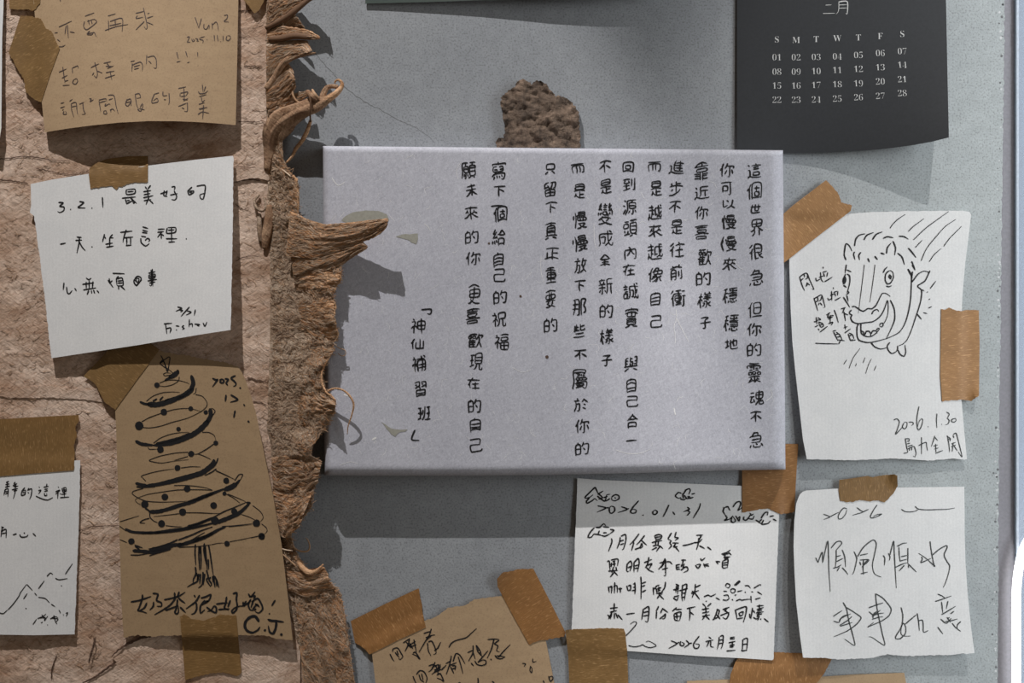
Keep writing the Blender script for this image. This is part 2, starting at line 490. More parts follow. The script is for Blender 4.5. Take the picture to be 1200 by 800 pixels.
LEAF = m_plain('pressed_leaf', (0.36, 0.35, 0.30), 0.8)
SILK = m_plain('silk_fibre', (0.86, 0.85, 0.84), 0.6)
EDGE = m_plain('dark_crack_and_crease_shade', (0.10, 0.055, 0.035), 0.9)

# ------------------------------------------------------------------ setting
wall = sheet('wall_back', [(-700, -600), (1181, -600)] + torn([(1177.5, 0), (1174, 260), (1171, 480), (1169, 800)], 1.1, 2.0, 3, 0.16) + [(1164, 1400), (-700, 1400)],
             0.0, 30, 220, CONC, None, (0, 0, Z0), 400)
tag(wall, kind='structure')
geo = ([], [])
crk = [(368, 60), (377, 72), (392, 88), (403, 101), (418, 113), (433, 122), (450, 131), (466, 140), (480, 146), (492, 152), (503, 160), (510, 168)]
ribbon(geo, torn(crk, 1.0, 3, 5, 0.3), 0.55, lambda x, y: 0.0, 0.15)
random.seed(12)
o = link('crack_or_crease', geo[0], geo[1], m_plain('hairline_crack', (0.16, 0.16, 0.16), 0.9), wall, False, (0, 0, Z0))
geo = ([], []); geo2 = ([], [])
for k in range(90):
    y = random.uniform(-5, 805); x = interp([(0, 1177), (260, 1174), (480, 1171), (800, 1169)], y)-abs(random.gauss(0, 2.2))-1.2
    dot(geo if random.random() < 0.6 else geo2, x, y, random.uniform(0.5, 1.6), lambda a, b: 0.0, 0.12)
link('edge_chip', geo[0], geo[1], m_plain('pale_aggregate', (0.62, 0.63, 0.64), 0.8), wall, False, (0, 0, Z0))['kind'] = 'stuff'
geo3 = geo2
for k in range(110):
    x = random.uniform(330, 1165); y = random.uniform(0, 800)
    dot(geo3, x, y, random.uniform(0.3, 0.6), lambda a, b: 0.0, 0.1)
link('pit', geo3[0], geo3[1], m_plain('dark_pit', (0.17, 0.175, 0.18), 0.9), wall, False, (0, 0, Z0))['kind'] = 'stuff'

def box_geo(x0, x1, y0, y1, h0, h1):
    """real box from pixel rectangle on the h1 plane"""
    a = P(x0, y0, h1); b = P(x1, y1, h1); ya = -h0*S
    return [Vector((x, y, z)) for z in (a.z, b.z) for y in (ya, a.y) for x in (a.x, b.x)], \
        [[0, 1, 3, 2], [4, 6, 7, 5], [0, 4, 5, 1], [2, 3, 7, 6], [0, 2, 6, 4], [1, 5, 7, 3]]
FRAME = m_plain('mauve_grey_metal', (0.23, 0.22, 0.24), 0.35, 0.2)
win = bpy.data.objects.new('window_1', None); win.location = P(1185, 400, -20); col.objects.link(win); tag(win, kind='structure')
v, f = box_geo(1150, 1191.5, -500, 1300, -60, -26); link('jamb', v, f, FRAME, win, False)
GL, nt, b = mat('window_glass')
b.inputs['Base Color'].default_value = (0.75, 0.82, 0.9, 1); b.inputs['Roughness'].default_value = 0.05
tr = N(nt, 'ShaderNodeBsdfTransparent'); tr.inputs[0].default_value = (0.93, 0.97, 1, 1)
mx = N(nt, 'ShaderNodeMixShader'); mx.inputs[0].default_value = 0.82
nt.links.new(b.outputs[0], mx.inputs[1]); nt.links.new(tr.outputs[0], mx.inputs[2]); nt.links.new(mx.outputs[0], nt.nodes['Material Output'].inputs[0])
v, f = box_geo(1193.5, 1500, -500, 1300, -48, -40); link('pane', v, f, GL, win, False)
v, f = box_geo(1191.3, 1194, -500, 1300, -60, -20)
link('edge_trim', v, f, m_plain('pale_blue_trim', (0.52, 0.58, 0.66), 0.3), win, False)
v, f = box_geo(1100, 1800, -700, 1500, -420, -400)
o = link('wall_beyond', v, f, m_plain('pale_blue_wall', (0.30, 0.31, 0.37), 0.8), None, False, P(1400, 400, -400)); tag(o, kind='structure')

# bright white curve beside the glass, modelled as a glowing tube
LT, nt, b = mat('white_glow'); b.inputs['Base Color'].default_value = (1, 1, 1, 1)
b.inputs['Emission Color'].default_value = (1, 1, 1, 1); b.inputs['Emission Strength'].default_value = 2.2
geo = ([], [])
tube(geo, [(1190.8, 900, -12), (1190.8, 760, -12), (1190.8, 710, -12), (1192, 680, -12), (1196, 655, -12), (1203, 636, -12), (1215, 622, -12), (1235, 612, -12), (1300, 608, -12)], 5.2, 14, nseg=6)
o = link('glowing_tube', geo[0], geo[1], LT, None, True, P(1190, 800, -12))
tag(o, 'glowing white bent tube beside the right edge of the concrete wall', 'lamp')

# ------------------------------------------------------------------ bark sheet
bark = empty('bark_sheet', P(150, 400, 0), 'large sheet of pale fibrous tree bark with a curling torn brown edge', 'bark')
B_R = [(-30, 333), (0, 333), (60, 330), (130, 334), (150, 330), (185, 331), (200, 338), (207, 343), (212, 347), (220, 349), (250, 349), (256, 353), (265, 372), (280, 386), (296, 397), (310, 401), (320, 399), (330, 398), (337, 392), (345, 390), (360, 391), (372, 388), (385, 394), (394, 395), (401, 391), (410, 391), (421, 383), (435, 377), (447, 376), (460, 382), (470, 391), (485, 390), (500, 383), (512, 372), (521, 365), (534, 364), (537, 371), (541, 375), (547, 371), (565, 371), (575, 366), (595, 365), (605, 357), (619, 346), (626, 341), (640, 343), (652, 350), (667, 360), (673, 374), (685, 389), (690, 397), (709, 399), (734, 405), (756, 407), (778, 411), (800, 414), (860, 420)]
B_L = [(-30, 311), (180, 312), (300, 312), (420, 313), (460, 311), (500, 309), (520, 315), (560, 317), (600, 320), (650, 325), (700, 330), (740, 342), (800, 356), (860, 366)]
B_H = [(-30, 14), (100, 14), (180, 18), (212, 28), (250, 32), (262, 44), (300, 50), (380, 51), (440, 48), (480, 52), (505, 44), (545, 42), (600, 34), (620, 28), (645, 14), (690, 18), (740, 16), (800, 12), (860, 10)]

def h_sheet(x, y):
    return 6.0 + 1.1*nz(x*0.03, y*0.05) + 0.7*nz(x*0.09, y*0.2, 4) + 0.5*nz((x+y)*0.11, (y-x)*0.4, 8)
# flat body: regular grid
def grid(name, fx, y0, y1, nx, ny, hf, mt, parent):
    V = []; F = []
    for j in range(ny+1):
        y = y0+(y1-y0)*j/ny; a, b = fx(y)
        for i in range(nx+1):
            t = i/nx; x = a+(b-a)*t; V.append(P(x, y, hf(t, x, y)))
    w = nx+1
    for j in range(ny):
        for i in range(nx): F.append([j*w+i, (j+1)*w+i, (j+1)*w+i+1, j*w+i+1])
    n = len(V)
    # skirt back to the wall so the sheet has real thickness
    ring = [i for i in range(w)]+[j*w+nx for j in range(1, ny+1)]+[ny*w+i for i in range(nx-1, -1, -1)]+[j*w for j in range(ny-1, 0, -1)]
    for k in ring: V.append(V[k]+Vector((0, 3.0*S, 0)))
    for k in range(len(ring)):
        k2 = (k+1) % len(ring); F.append([ring[k], ring[k2], n+k2, n+k])
    return link(name, V, F, mt, parent, True)
grid('sheet', lambda y: (-90, interp(B_L, y)+14+2*nz(y*0.1, 1)), -60, 860, 140, 300, lambda t, x, y: h_sheet(x, y), BARK, bark)

def h_band(t, x, y):
    hr = interp(B_H, y)
    fold = 2.6*nz(x*0.07, y*0.055, 3)*smooth(t*2)+1.5*nz(x*0.16, y*0.13, 6)+0.9*nz(x*0.4, y*0.33, 9)+0.5*nz((x+y)*0.5, (x-y)*0.25, 2)
    return 7.2*min(1, t*12)+(hr-7)*(smooth(t)*0.75+0.25*t)+fold*(0.4+t)
grid('torn_edge', lambda y: (interp(B_L, y)-1+1.2*nz(y*0.12, 7), interp(B_R, y)+1.3*nz(y*0.45, 2)+0.8*nz(y*1.3, 5)), -40, 850, 44, 560, h_band, BARK_G, bark)

FL = []
def flap(top, bot, hf, mt, nu=26, nv=12, rag=1.0, seed=0, name='flap'):
    V, F = ruled_geo(top, bot, hf, nu, nv, 1.8, rag, seed); FL.append((top, bot, hf))
    return link(name, V, F, mt, bark, True)
def hflap(h0, h1, bulge=4, amp=1.6, seed=0, pw=1.0):
    def f(u, v, x, y):
        return h0+(h1-h0)*u**pw + bulge*math.sin(math.pi*v)*(0.3+0.7*u if u < 0.8 else 1) + amp*(nz(u*3, v*6+1.5*nz(u*2.5, v*2, seed+20), seed)+0.6*nz(u*7, v*15, seed+5))*(0.6+u)+0.7*nz(x*0.3, y*0.7, seed)
    return f
flap([(318, -14), (345, -20), (372, -16)], [(311, 34), (331, 22), (349, 11), (372, -3)], hflap(10, 30, 3, 2, 1), BARK_B, seed=1)
flap([(313, 37), (330, 30), (345, 32), (358, 34), (366, 37), (375, 43)], [(313, 50), (330, 49), (345, 45), (358, 46), (375, 46)], hflap(9, 34, 3, 2, 2), BARK_O, seed=2)
flap([(326, 32), (338, 20), (345, 15)], [(345, 36), (352, 34), (358, 34)], hflap(10, 22, 1, 1, 3), BARK_G, 10, 10, seed=3)
flap([(312, 52), (336, 47), (360, 47), (366, 60)], [(312, 104), (322, 92), (334, 73), (352, 64)], hflap(10, 30, 5, 2, 4), BARK_G, seed=4)
flap([(312, 98), (325, 84), (338, 73), (344, 84)], [(312, 128), (328, 124), (340, 116), (347, 102)], hflap(10, 22, 5, 2, 5), BARK_B, seed=5)
flap([(314, 118), (330, 110), (350, 108), (362, 106)], [(314, 135), (330, 130), (345, 124), (362, 112)], hflap(9, 20, 3, 2, 6), BARK_G, seed=6)
flap([(340, 247), (361, 257), (380, 263), (402, 261.5), (428, 258.5), (455, 255.5)], [(335, 300), (368, 303), (396, 294), (415, 288), (435, 279.5), (453.5, 266)], hflap(30, 67, 7, 2.3, 7, 0.75), BARK_O, 40, 18, 1.0, 7)
flap([(340, 285), (378, 291), (404, 287), (425, 283), (430.5, 288)], [(345, 334), (374, 324), (400, 311), (416, 300), (430.5, 291)], hflap(28, 58, 6, 2.2, 8, 0.7), BARK_B, 34, 16, 1.0, 8)
flap([(344, 316), (372, 312), (400, 318)], [(346, 340), (372, 347), (393, 342)], hflap(24, 52, 4, 2.5, 9, 0.7), BARK_O, 26, 14, 1.2, 9)
flap([(347, 352), (368, 345), (391, 349)], [(352, 392), (374, 403), (396, 399)], hflap(24, 50, 8, 2, 10, 0.7), BARK_O, 28, 18, 1.6, 10)
flap([(354, 402), (374, 404), (393, 408)], [(362, 436), (374, 432), (384, 421)], hflap(24, 50, 4, 2, 11, 0.7), BARK_O, 26, 12, 1.2, 11)
flap([(346, 420), (362, 436), (378, 458), (394, 468)], [(346, 505), (364, 496), (380, 489), (392, 484)], hflap(22, 51, 7, 2.4, 12, 0.7), BARK_O, 30, 22, 1.2, 12)
flap([(318, 536), (345, 532), (362, 534), (377, 540)], [(320, 578), (340, 582), (358, 578), (372, 566)], hflap(12, 42, 5, 3, 13), BARK_B, 30, 18, 1.2, 13)
flap([(320, 576), (345, 580), (367, 574)], [(324, 626), (334, 630), (350, 618)], hflap(12, 38, 6, 3, 14), BARK_O, 28, 20, 1.2, 14)
flap([(330, 660), (352, 668), (380, 664)], [(332, 690), (360, 700), (392, 690)], hflap(9, 20, 5, 2.2, 15), BARK_O, 26, 14, 1.2, 15)
flap([(345, 690), (372, 684), (399, 694)], [(356, 800), (384, 806), (414, 802)], hflap(9, 17, 5, 2.6, 16), BARK_G, 26, 40, 1.4, 16)
flap([(385, 700), (393, 700), (401, 702)], [(396, 812), (404, 812), (417, 810)], hflap(16, 18, 3, 1.6, 17), BARK_O, 8, 50, 1.0, 17)
# orange lip by the notch
flap([(339, 205), (344, 205), (349, 209)], [(339, 256), (345, 256), (350, 255)], hflap(22, 33, 3, 1.5, 18), BARK_O, 8, 26, 0.8, 18)

# orange rims where the torn sheet folds back
for pts in ([(347, 210, 31), (349, 222, 34), (349.5, 236, 35), (349, 250, 35)], [(399, 318, 52), (398.5, 328, 52), (392, 337, 51), (390.5, 345, 51)], [(390, 350, 50), (393, 360, 52), (388, 371, 53), (393, 384, 54), (395.5, 393, 53), (391, 401, 51)],
            [(392, 409, 50), (384, 421, 50), (378, 434, 49), (377, 446, 49), (382, 459, 51), (391, 467, 52), (392, 478, 52), (390, 486, 51)], [(453.5, 257, 70), (453, 264, 69), (446, 272, 68), (436, 279, 64)], [(404, 730, 19), (407, 756, 18), (410, 776, 17), (415, 800, 15)]):
    g = ([], []); tube(g, [(x+0.5*nz(x, y), y, h) for x, y, h in pts], [0.7]+[random.uniform(0.9, 1.6) for _ in pts[1:-1]]+[0.6], 8, 0.6, 1.0, 8)
    link('rim', g[0], g[1], BARK_O, bark, True)
# the big horn, loose curls and dark flap undersides
def strand(pts, rad, mt, sides=8, ridge=0.0, flat=1.0, name='strand'):
    g = ([], []); tube(g, pts, rad, sides, ridge, flat)
    return link(name, g[0], g[1], mt, bark, True)
strand([(314, 200, 8), (317, 178, 10), (321, 158, 14), (332, 142, 20), (348, 131, 26), (366, 124, 31), (382, 117.5, 34), (393, 109.5, 34)], [4, 7.5, 10.5, 11.5, 9.5, 8, 4.8, 3], BARK_B, 28, 0.75, 0.8, 'horn')
strand([(380, 119, 34), (391, 112, 35), (399, 104, 34), (401, 98, 33), (397, 93.5, 32), (393, 95, 31), (392.5, 98, 30)], [4, 3.6, 2.8, 2.0, 1.4, 1.1, 0.7], BARK_O, 10, 0.2)
strand([(377, 118, 30), (379, 110, 30), (383, 103, 30), (389, 101, 31), (396, 102, 32)], [4, 3.2, 2.6, 2.4, 2.4], BARK_B, 10, 0.3)
strand([(312, 104, 10), (321, 93, 14), (331, 76, 20), (343, 67, 24), (357, 63.5, 28), (370, 62, 30)], [4, 4.5, 4, 3.4, 2.2, 0.8], BARK_B, 12, 0.4)
strand([(316, 46, 10), (330, 45, 18), (345, 42, 26), (360, 43.5, 30), (374, 45, 33)], [3, 4, 4, 3.4, 1.2], FIB[2], 10, 0.3)  # this dark tube and the next paint in the flaps' shaded undersides
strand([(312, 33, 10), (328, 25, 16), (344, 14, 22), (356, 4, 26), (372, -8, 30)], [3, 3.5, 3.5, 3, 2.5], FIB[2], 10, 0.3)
strand([(364, 141, 20), (360, 154, 17), (354, 165, 14), (347, 174, 11), (343, 182, 10), (336, 190, 9), (322, 197, 9), (314, 203, 9)], [2.0, 2.6, 2.6, 2.2, 1.8, 1.2, 1, 0.6], BARK_O, 8, 0.2)
strand([(363, 112, 44), (364, 122, 44), (363.5, 134, 40), (364, 142, 22)], [1.1, 1.1, 1.1, 1.2], FIB[2], 6)
strand([(360, 107, 34), (365, 112, 40), (371, 118, 38)], [2.2, 3.4, 2.0], BARK_B, 8, 0.5)
strand([(366, 105, 36), (369, 111, 40), (374, 116, 38)], [1.2, 2.4, 1.4], FIB[1], 8, 0.3)
strand([(344, 100, 20), (343, 110, 22), (347, 118, 22), (352, 120, 22)], [1.2, 1.4, 1.2, 0.7], FIB[1], 6)
strand([(338, 95, 16), (341, 103, 18), (343, 108, 18)], [1.5, 2.6, 1.2], BARK_O, 8)
strand([(318, 200, 12), (328, 197.5, 18), (335, 202, 24), (341, 207, 28)], [0.7, 0.9, 0.9, 0.8], FIB[0], 6)
strand([(384, 458, 48), (392, 455, 52), (402, 457, 54), (410, 464, 54), (414.5, 474, 53), (412, 487, 50), (408, 499, 46), (407, 509, 42)], [1.3, 1.1, 1.1, 1.3, 1.2, 0.9, 0.7, 0.4], BARK_O, 7)
strand([(347, 505, 20), (352, 515, 22), (361, 521, 24), (366, 516, 26), (372, 508, 27)], [1.5, 2.2, 2.0, 1.2, 0.4], BARK_O, 7)
strand([(360, 520, 22), (362, 528, 20), (362, 536, 20)], [1.6, 1.4, 1.2], BARK_O, 7)
strand([(342, 632, 16), (345, 642, 18), (354, 646, 20), (361, 645, 20), (363, 640, 20), (361, 633, 20), (358, 630, 19)], [0.9, 1.0, 1.0, 1.0, 0.9, 0.7, 0.4], FIB[1], 6)
strand([(322, 642, 18), (332, 650, 19), (342, 659, 16), (352, 668, 14)], [0.7, 0.9, 1.0, 0.9], FIB[1], 6)
strand([(324, 640, 19), (334, 644, 19), (343, 645, 17)], [0.5, 0.8, 0.7], FIB[0], 6)
strand([(346, 650, 12), (353, 664, 16), (362, 671, 20), (371, 669, 22), (379, 661, 24)], [2.2, 3.2, 3.2, 2.4, 0.8], BARK_O, 9, 0.3)
strand([(392, 404, 48), (398, 408, 47), (404, 410, 46), (405, 415, 45), (401, 417, 44), (396, 414, 43)], 0.5, FIB[1], 6)
strand([(304, 228, 9), (298, 236, 10), (301, 244, 12), (308, 247, 12), (312, 240, 11), (309, 232, 10)], [1.5, 1.8, 1.8, 1.5, 1.5, 1.2], BARK_G, 8, 0.4)
strand([(315, 240, 11), (316, 258, 11), (313, 276, 11), (311, 292, 9)], [3, 4.5, 5, 3], BARK_B, 10, 0.6, 0.5)
strand([(304, 250, 8), (304, 268, 9), (306, 284, 8)], [2.5, 3.5, 2.5], BARK_G, 10, 0.6, 0.6)

# ridges, cracks and a lifted layer on the flat part
geo = ([], [])
for pts in ([(-5, 187), (12, 185), (25, 183), (42, 184), (60, 187.5), (82, 189)], [(-5, 210), (10, 211.5), (22, 213), (33, 215)], [(42, 197), (56, 200), (70, 203), (88, 205), (103, 201)],
            [(30, 462), (45, 464), (60, 462), (90, 463), (118, 466)], [(10, 459), (30, 461)], [(280, 13), (292, 12), (300, 14)], [(280, 44), (290, 43)], [(286, 78), (298, 77), (308, 79)], [(279, 142), (300, 143), (309, 141)], [(274, 195), (288, 196), (300, 196), (312, 198)], [(274, 213), (285, 211), (297, 210), (305, 212)],
            [(290, 442), (300, 445), (312, 447)], [(295, 470), (304, 471), (312, 474)], [(92, 622), (105, 617), (125, 616), (140, 615)], [(276, 239), (285, 246), (292, 243)], [(104, 776), (107, 764), (110, 752), (112, 746)], [(276, 305), (290, 300), (304, 300)], [(60, 795), (62, 780), (66, 768)]):
    geo = ([], []); ribbon(geo, torn(pts, 0.8, 2, 4, 0.3), random.uniform(0.8, 1.7), h_sheet, 0.9)
    link('crack_or_crease', geo[0], geo[1], EDGE, bark, False)
for pts, w in (([(178, 744.5), (165, 747), (150, 754), (138, 762), (131, 769)], 3.0), ([(136, 775.5), (128, 781), (120, 787), (110, 794), (95, 801), (88, 806)], 2.4), ([(110, 747), (112, 752), (108, 762), (104, 776)], 1.8)):  # dark ribbons paint the crease shade along the torn layer's edge
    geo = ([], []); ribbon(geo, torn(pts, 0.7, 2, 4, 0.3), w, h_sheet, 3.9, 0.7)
    link('crack_or_crease', geo[0], geo[1], EDGE, bark, False)
lay = torn([(92, 806), (104, 797), (118, 787), (130, 779), (136, 775), (131, 770), (137, 762), (150, 753), (165, 747), (180, 744), (210, 742)], 1.0, 2, 3) + [(300, 752), (352, 762), (352, 812), (92, 812)]
sheet('loose_layer', lay, lambda x, y: h_sheet(x, y)+2.4+0.8*nz(x*0.05, y*0.12, 5), 1.0, 5, BARK, bark)
lay = torn([(-20, 452), (20, 455), (60, 452), (100, 457), (135, 452)], 1.2, 2, 3) + torn([(136, 474), (100, 468), (60, 466), (20, 466), (-20, 462)], 1.2, 2, 8)
sheet('loose_layer', lay, lambda x, y: h_sheet(x, y)+1.4, 0.8, 5, BARK, bark)
lay = torn([(272, 196), (290, 198), (312, 194), (322, 200)], 1, 2, 3) + torn([(318, 212), (300, 208), (286, 210), (272, 214)], 1, 2, 8)
sheet('loose_layer', lay, lambda x, y: h_sheet(x, y)+2.6, 0.8, 4, BARK, bark)

# fibres lying over the bark
def fibres(n, pick, length, wid, mi, mess=0.5, name='fibres'):
    V = []; F = []
    for _ in range(n):
        x, y, hf, ang = pick(); ang += random.gauss(0, mess); L = random.uniform(*length); k = 5
        pts = []; cx, cy = x, y; lift = random.uniform(0.3, 1.6); bend = random.gauss(0, 0.22)
        for i in range(k):
            h = hf(cx, cy)
            if h is None: break
            pts.append((cx, cy, h+0.35+lift*math.sin(math.pi*i/(k-1))))
            cx += math.cos(ang)*L/k; cy += math.sin(ang)*L/k; ang += bend+random.gauss(0, 0.15)
        if len(pts) < 3: continue
        w = random.uniform(*wid); b = len(V); m = len(pts)
        for i, p in enumerate(pts):
            a = pts[max(i-1, 0)]; c = pts[min(i+1, m-1)]; l = math.hypot(c[0]-a[0], c[1]-a[1])+1e-9
            nx, ny = -(c[1]-a[1])/l*w*0.5, (c[0]-a[0])/l*w*0.5
            if i in (0, m-1): nx *= 0.4; ny *= 0.4
            V += [P(p[0]+nx, p[1]+ny, p[2]-w*0.3), P(p[0], p[1], p[2]+w*0.4), P(p[0]-nx, p[1]-ny, p[2]-w*0.3)]
        for i in range(m-1):
            q = b+3*i
            F += [[q, q+1, q+4, q+3][::-1], [q+1, q+2, q+5, q+4][::-1]]
    o = link(name, V, F, FIB[mi], bark, True); o['kind'] = 'stuff'; return o
def pick_band(tlo=0.0, thi=1.0, ang=None):
    def f():
        y = random.uniform(-10, 810); a = interp(B_L, y); b = interp(B_R, y)
        t = tlo+(thi-tlo)*random.random(); x = a+(b-a)*t
        def hf(px, py):
            l = interp(B_L, py); r = interp(B_R, py); tt = (px-l)/(r-l)
            if tt < -0.05 or tt > 1.06: return None
            return h_band(max(0, min(1, tt)), px, py)
        an = random.choice([0.9, -0.75, 0.1]) if ang is None else ang
        return x, y, hf, an
    return f
def pick_sheet():
    x = random.uniform(-10, 318); y = random.uniform(-10, 810)
    return x, y, lambda px, py: h_sheet(px, py) if px < interp(B_L, py)+6 else None, random.choice([0.5, -0.6, 0.05, 2.6])
fibres(3600, pick_band(), (6, 16), (0.25, 0.5), 3, 0.35)
fibres(1800, pick_band(), (6, 16), (0.25, 0.5), 0, 0.35)
fibres(2400, pick_band(), (6, 16), (0.3, 0.55), 1, 0.35)
fibres(1300, pick_band(), (5, 15), (0.3, 0.7), 2, 0.35)
fibres(900, pick_band(0.6, 1.0), (6, 16), (0.3, 0.6), 4, 0.4)
fibres(1500, pick_sheet, (4, 14), (0.25, 0.5), 3, 0.35)
fibres(1500, pick_sheet, (4, 14), (0.3, 0.55), 1, 0.35)
fibres(600, pick_sheet, (3, 10), (0.25, 0.5), 2, 0.4)
def flap_fibres(per, wid, mi):
    V = []; F = []
    for top, bot, hf in FL:
        L = math.hypot(top[-1][0]-top[0][0], top[-1][1]-top[0][1]); W = math.hypot(bot[0][0]-top[0][0], bot[0][1]-top[0][1])
        for _ in range(int(per*L*W/100)):
            u = random.uniform(-0.1, 0.9); v = random.uniform(0.03, 0.97); du = random.uniform(5, 16)/max(L, 8); dv = random.gauss(0, 0.10)
            pts = []
            for i in range(5):
                uu = max(0, min(1, u+du*i/4)); vv = max(0.0, min(1, v+dv*i/4+0.02*math.sin(i+u*20)))
                a = lerp_poly(top, uu); b = lerp_poly(bot, uu); x = a[0]+(b[0]-a[0])*vv; y = a[1]+(b[1]-a[1])*vv
                q = (x, y, hf(uu, vv, x, y)+0.3+0.8*math.sin(math.pi*i/4))
                if not pts or math.hypot(q[0]-pts[-1][0], q[1]-pts[-1][1]) > 0.4: pts.append(q)
            if len(pts) < 3: continue
            w = random.uniform(*wid); b0 = len(V); m = len(pts)
            for i, p in enumerate(pts):
                a = pts[max(i-1, 0)]; c = pts[min(i+1, m-1)]; l = math.hypot(c[0]-a[0], c[1]-a[1])+1e-9
                nx, ny = -(c[1]-a[1])/l*w*0.5, (c[0]-a[0])/l*w*0.5
                if i in (0, m-1): nx *= 0.4; ny *= 0.4
                V += [P(p[0]+nx, p[1]+ny, p[2]-w*0.3), P(p[0], p[1], p[2]+w*0.4), P(p[0]-nx, p[1]-ny, p[2]-w*0.3)]
            for i in range(m-1):
                q = b0+3*i; F += [[q, q+1, q+4, q+3][::-1], [q+1, q+2, q+5, q+4][::-1]]
    o = link('fibres', V, F, FIB[mi], bark, True); o['kind'] = 'stuff'
flap_fibres(5, (0.3, 0.6), 3); flap_fibres(5, (0.3, 0.7), 1); flap_fibres(2, (0.3, 0.6), 2); flap_fibres(4, (0.3, 0.6), 4); flap_fibres(4, (0.25, 0.5), 0)
# whiskers along the torn rim
V = []
g = ([], [])
for _ in range(170):
    y = random.uniform(190, 800); x = interp(B_R, y); h = interp(B_H, y)
    a = random.gauss(0.1, 0.7); L = random.uniform(2, 6)
    tube(g, [(x-2, y, h), (x+math.cos(a)*L*0.5, y+math.sin(a)*L*0.5, h+1), (x+math.cos(a)*L+random.gauss(0, 1), y+math.sin(a)*L+random.gauss(0, 1), h+1.5)], [0.4, 0.35, 0.2], 4, nseg=2)
o = link('fibres', g[0], g[1], FIB[1], bark, True); o['kind'] = 'stuff'

# ------------------------------------------------------------------ cards
def card(name, poly, hf, mt, label, cat='note card', thick=0.9, res=9, loc=None, step=3):
    cx = sum(p[0] for p in poly)/len(poly); cy = sum(p[1] for p in poly)/len(poly)
    r = empty(name, P(cx, cy, 0), label, cat)
    sheet('paper', poly, hf, thick, res, mt, r, None, step)
    return r

def bilin(x, y, x0, x1, y0, y1):
    return max(0, min(1, (x-x0)/(x1-x0))), max(0, min(1, (y-y0)/(y1-y0)))

# --- A: kraft card, upper left, bowed away from the wall
def hA(x, y):
    u, v = bilin(x, y, 40, 279, -30, 150)
    return 10.5 + 23*math.sin(math.pi*min(1, max(0, (u*0.97+0.015))))**0.9*(0.25+0.75*v) + 7*u*v
polyA = [(36, -34), (280, -34), (279.3, 0), (278, 70), (276.2, 146.5), (255, 144.6), (230, 142.9), (205, 141.9), (175, 141.8), (140, 143.6), (110, 146.6), (80, 150.5), (52.5, 155), (51, 140), (47, 100), (41, 20)]
cA = card('kraft_card', polyA, hA, KRAFT, 'tan kraft card bowed off the bark with brown handwriting, at the upper left')
a0 = (50, 0); a1 = (160, 0); a2 = (60, 70); a3 = (160, 70)
write('handwriting', cA, hA, INK_B, [
 (a0, 1.05, "140,385 175,380/170,460 205,485/190,545 230,545 265,525/190,315 340,245/275,300 260,400/290,290 300,445/320,370 375,382/495,188 605,148/490,250 480,310 520,345 630,260 600,225 520,250/530,230 550,290/570,240 580,280/550,360 520,400 575,405 600,375 630,430/530,390 600,380/765,185 855,160/770,240 775,360/790,250 930,215 930,370/850,230 850,300/785,300 920,270/730,355 860,310 1000,285/205,-20 207,18"),
 (a1, 1.05, "-10,155 90,130/80,90 100,180 125,310 110,340 90,310/10,180 -5,215 75,200/130,160 150,150/125,210 195,188/90,250 -10,350/125,260 195,290")])
write('handwriting', cA, hA, INK_B, [
 (a2, 1.05, "90,145 180,105/135,85 160,270/125,215 190,180/135,300 215,295/155,250 200,240/245,95 250,160/250,95 310,70 315,100/265,230 250,270 285,285 310,250 295,220 260,235/465,90 560,45/510,30 540,150 530,210 500,180/540,130 600,155/500,150 480,180/615,40 700,20/640,75 720,75/650,40 680,70/640,150 740,130/630,215 750,175/690,130 710,235/660,100 730,70/930,20 980,10/950,40 945,135/950,60 1040,25 1070,60 1065,130/970,80 1040,60/970,110 1030,95"),
 (a1, 1.05, "120,645 115,750/130,670 200,655 230,700 230,795 200,790/140,710 175,745/470,610 490,690/470,725 515,715/575,600 595,665/595,735 620,725/715,610 718,665/720,768 722,770")])
write('handwriting', cA, hA, INK_B, [
 (a2, 1.05, "110,510 150,500/105,565 160,545/130,590 145,580/150,600 140,635 180,635 165,600/215,485 250,460/235,510 240,590 265,670/240,510 290,500 300,580 310,640/245,550 290,540/330,520 385,495/370,510 380,590 400,630 360,640/445,455 470,455 455,490 495,465/560,480 580,610/560,470 640,455 650,490/570,500 640,480/665,415 735,420 760,540 785,630/675,470 720,450/640,510 630,540 680,515 690,530/620,595 615,630 650,630 640,595 615,600/690,580 700,610/690,590 720,575 745,600/890,460 870,520 900,540 940,480/890,470 930,460 935,540/880,500 930,490/980,405 1030,395 1045,440 1000,450/985,410 1000,520 1030,590/1070,510 1040,560/1010,580 1050,600 1080,520/1030,570 1095,585"),
 (a3, 1.05, "210,400 180,470 185,505 250,490 240,450 195,480/210,400 265,385/310,370 310,420 360,415/320,465 345,465/380,390 385,480 375,525/490,335 580,315/555,330 560,480/510,395 510,430/515,390 600,375 580,420/520,430 580,420/540,460 600,470/550,480 605,450/490,545 590,505/595,500 595,600 560,600/530,560 560,575/770,290 780,380/810,310 790,370/725,370 740,395 800,390 835,360/735,430 820,405/760,440 770,490 800,470/730,520 800,500/730,575 830,555/720,640 770,610 850,625/785,530 775,690/740,580 810,560")])
write('signature', cA, hA, INK_B, [
 (a1, 0.95, "685,200 720,300 730,330/760,215 730,325/790,280 790,330 820,340 850,290 850,340/885,270 890,340/890,290 930,255 950,290 960,360/1025,180 1065,175 1060,215 1025,250 1080,255/1018,348 1022,350/590,435 620,430 600,480 595,495 630,490/645,455 660,485 680,470 660,455/690,450 720,460 705,480 730,480/745,440 740,460 780,470 775,505/750,440 800,425/825,465 830,467/910,410 915,480/945,410 955,485/980,485 990,487/1015,420 1015,480/1060,420 1050,460 1075,475 1100,450 1095,420 1065,415")])

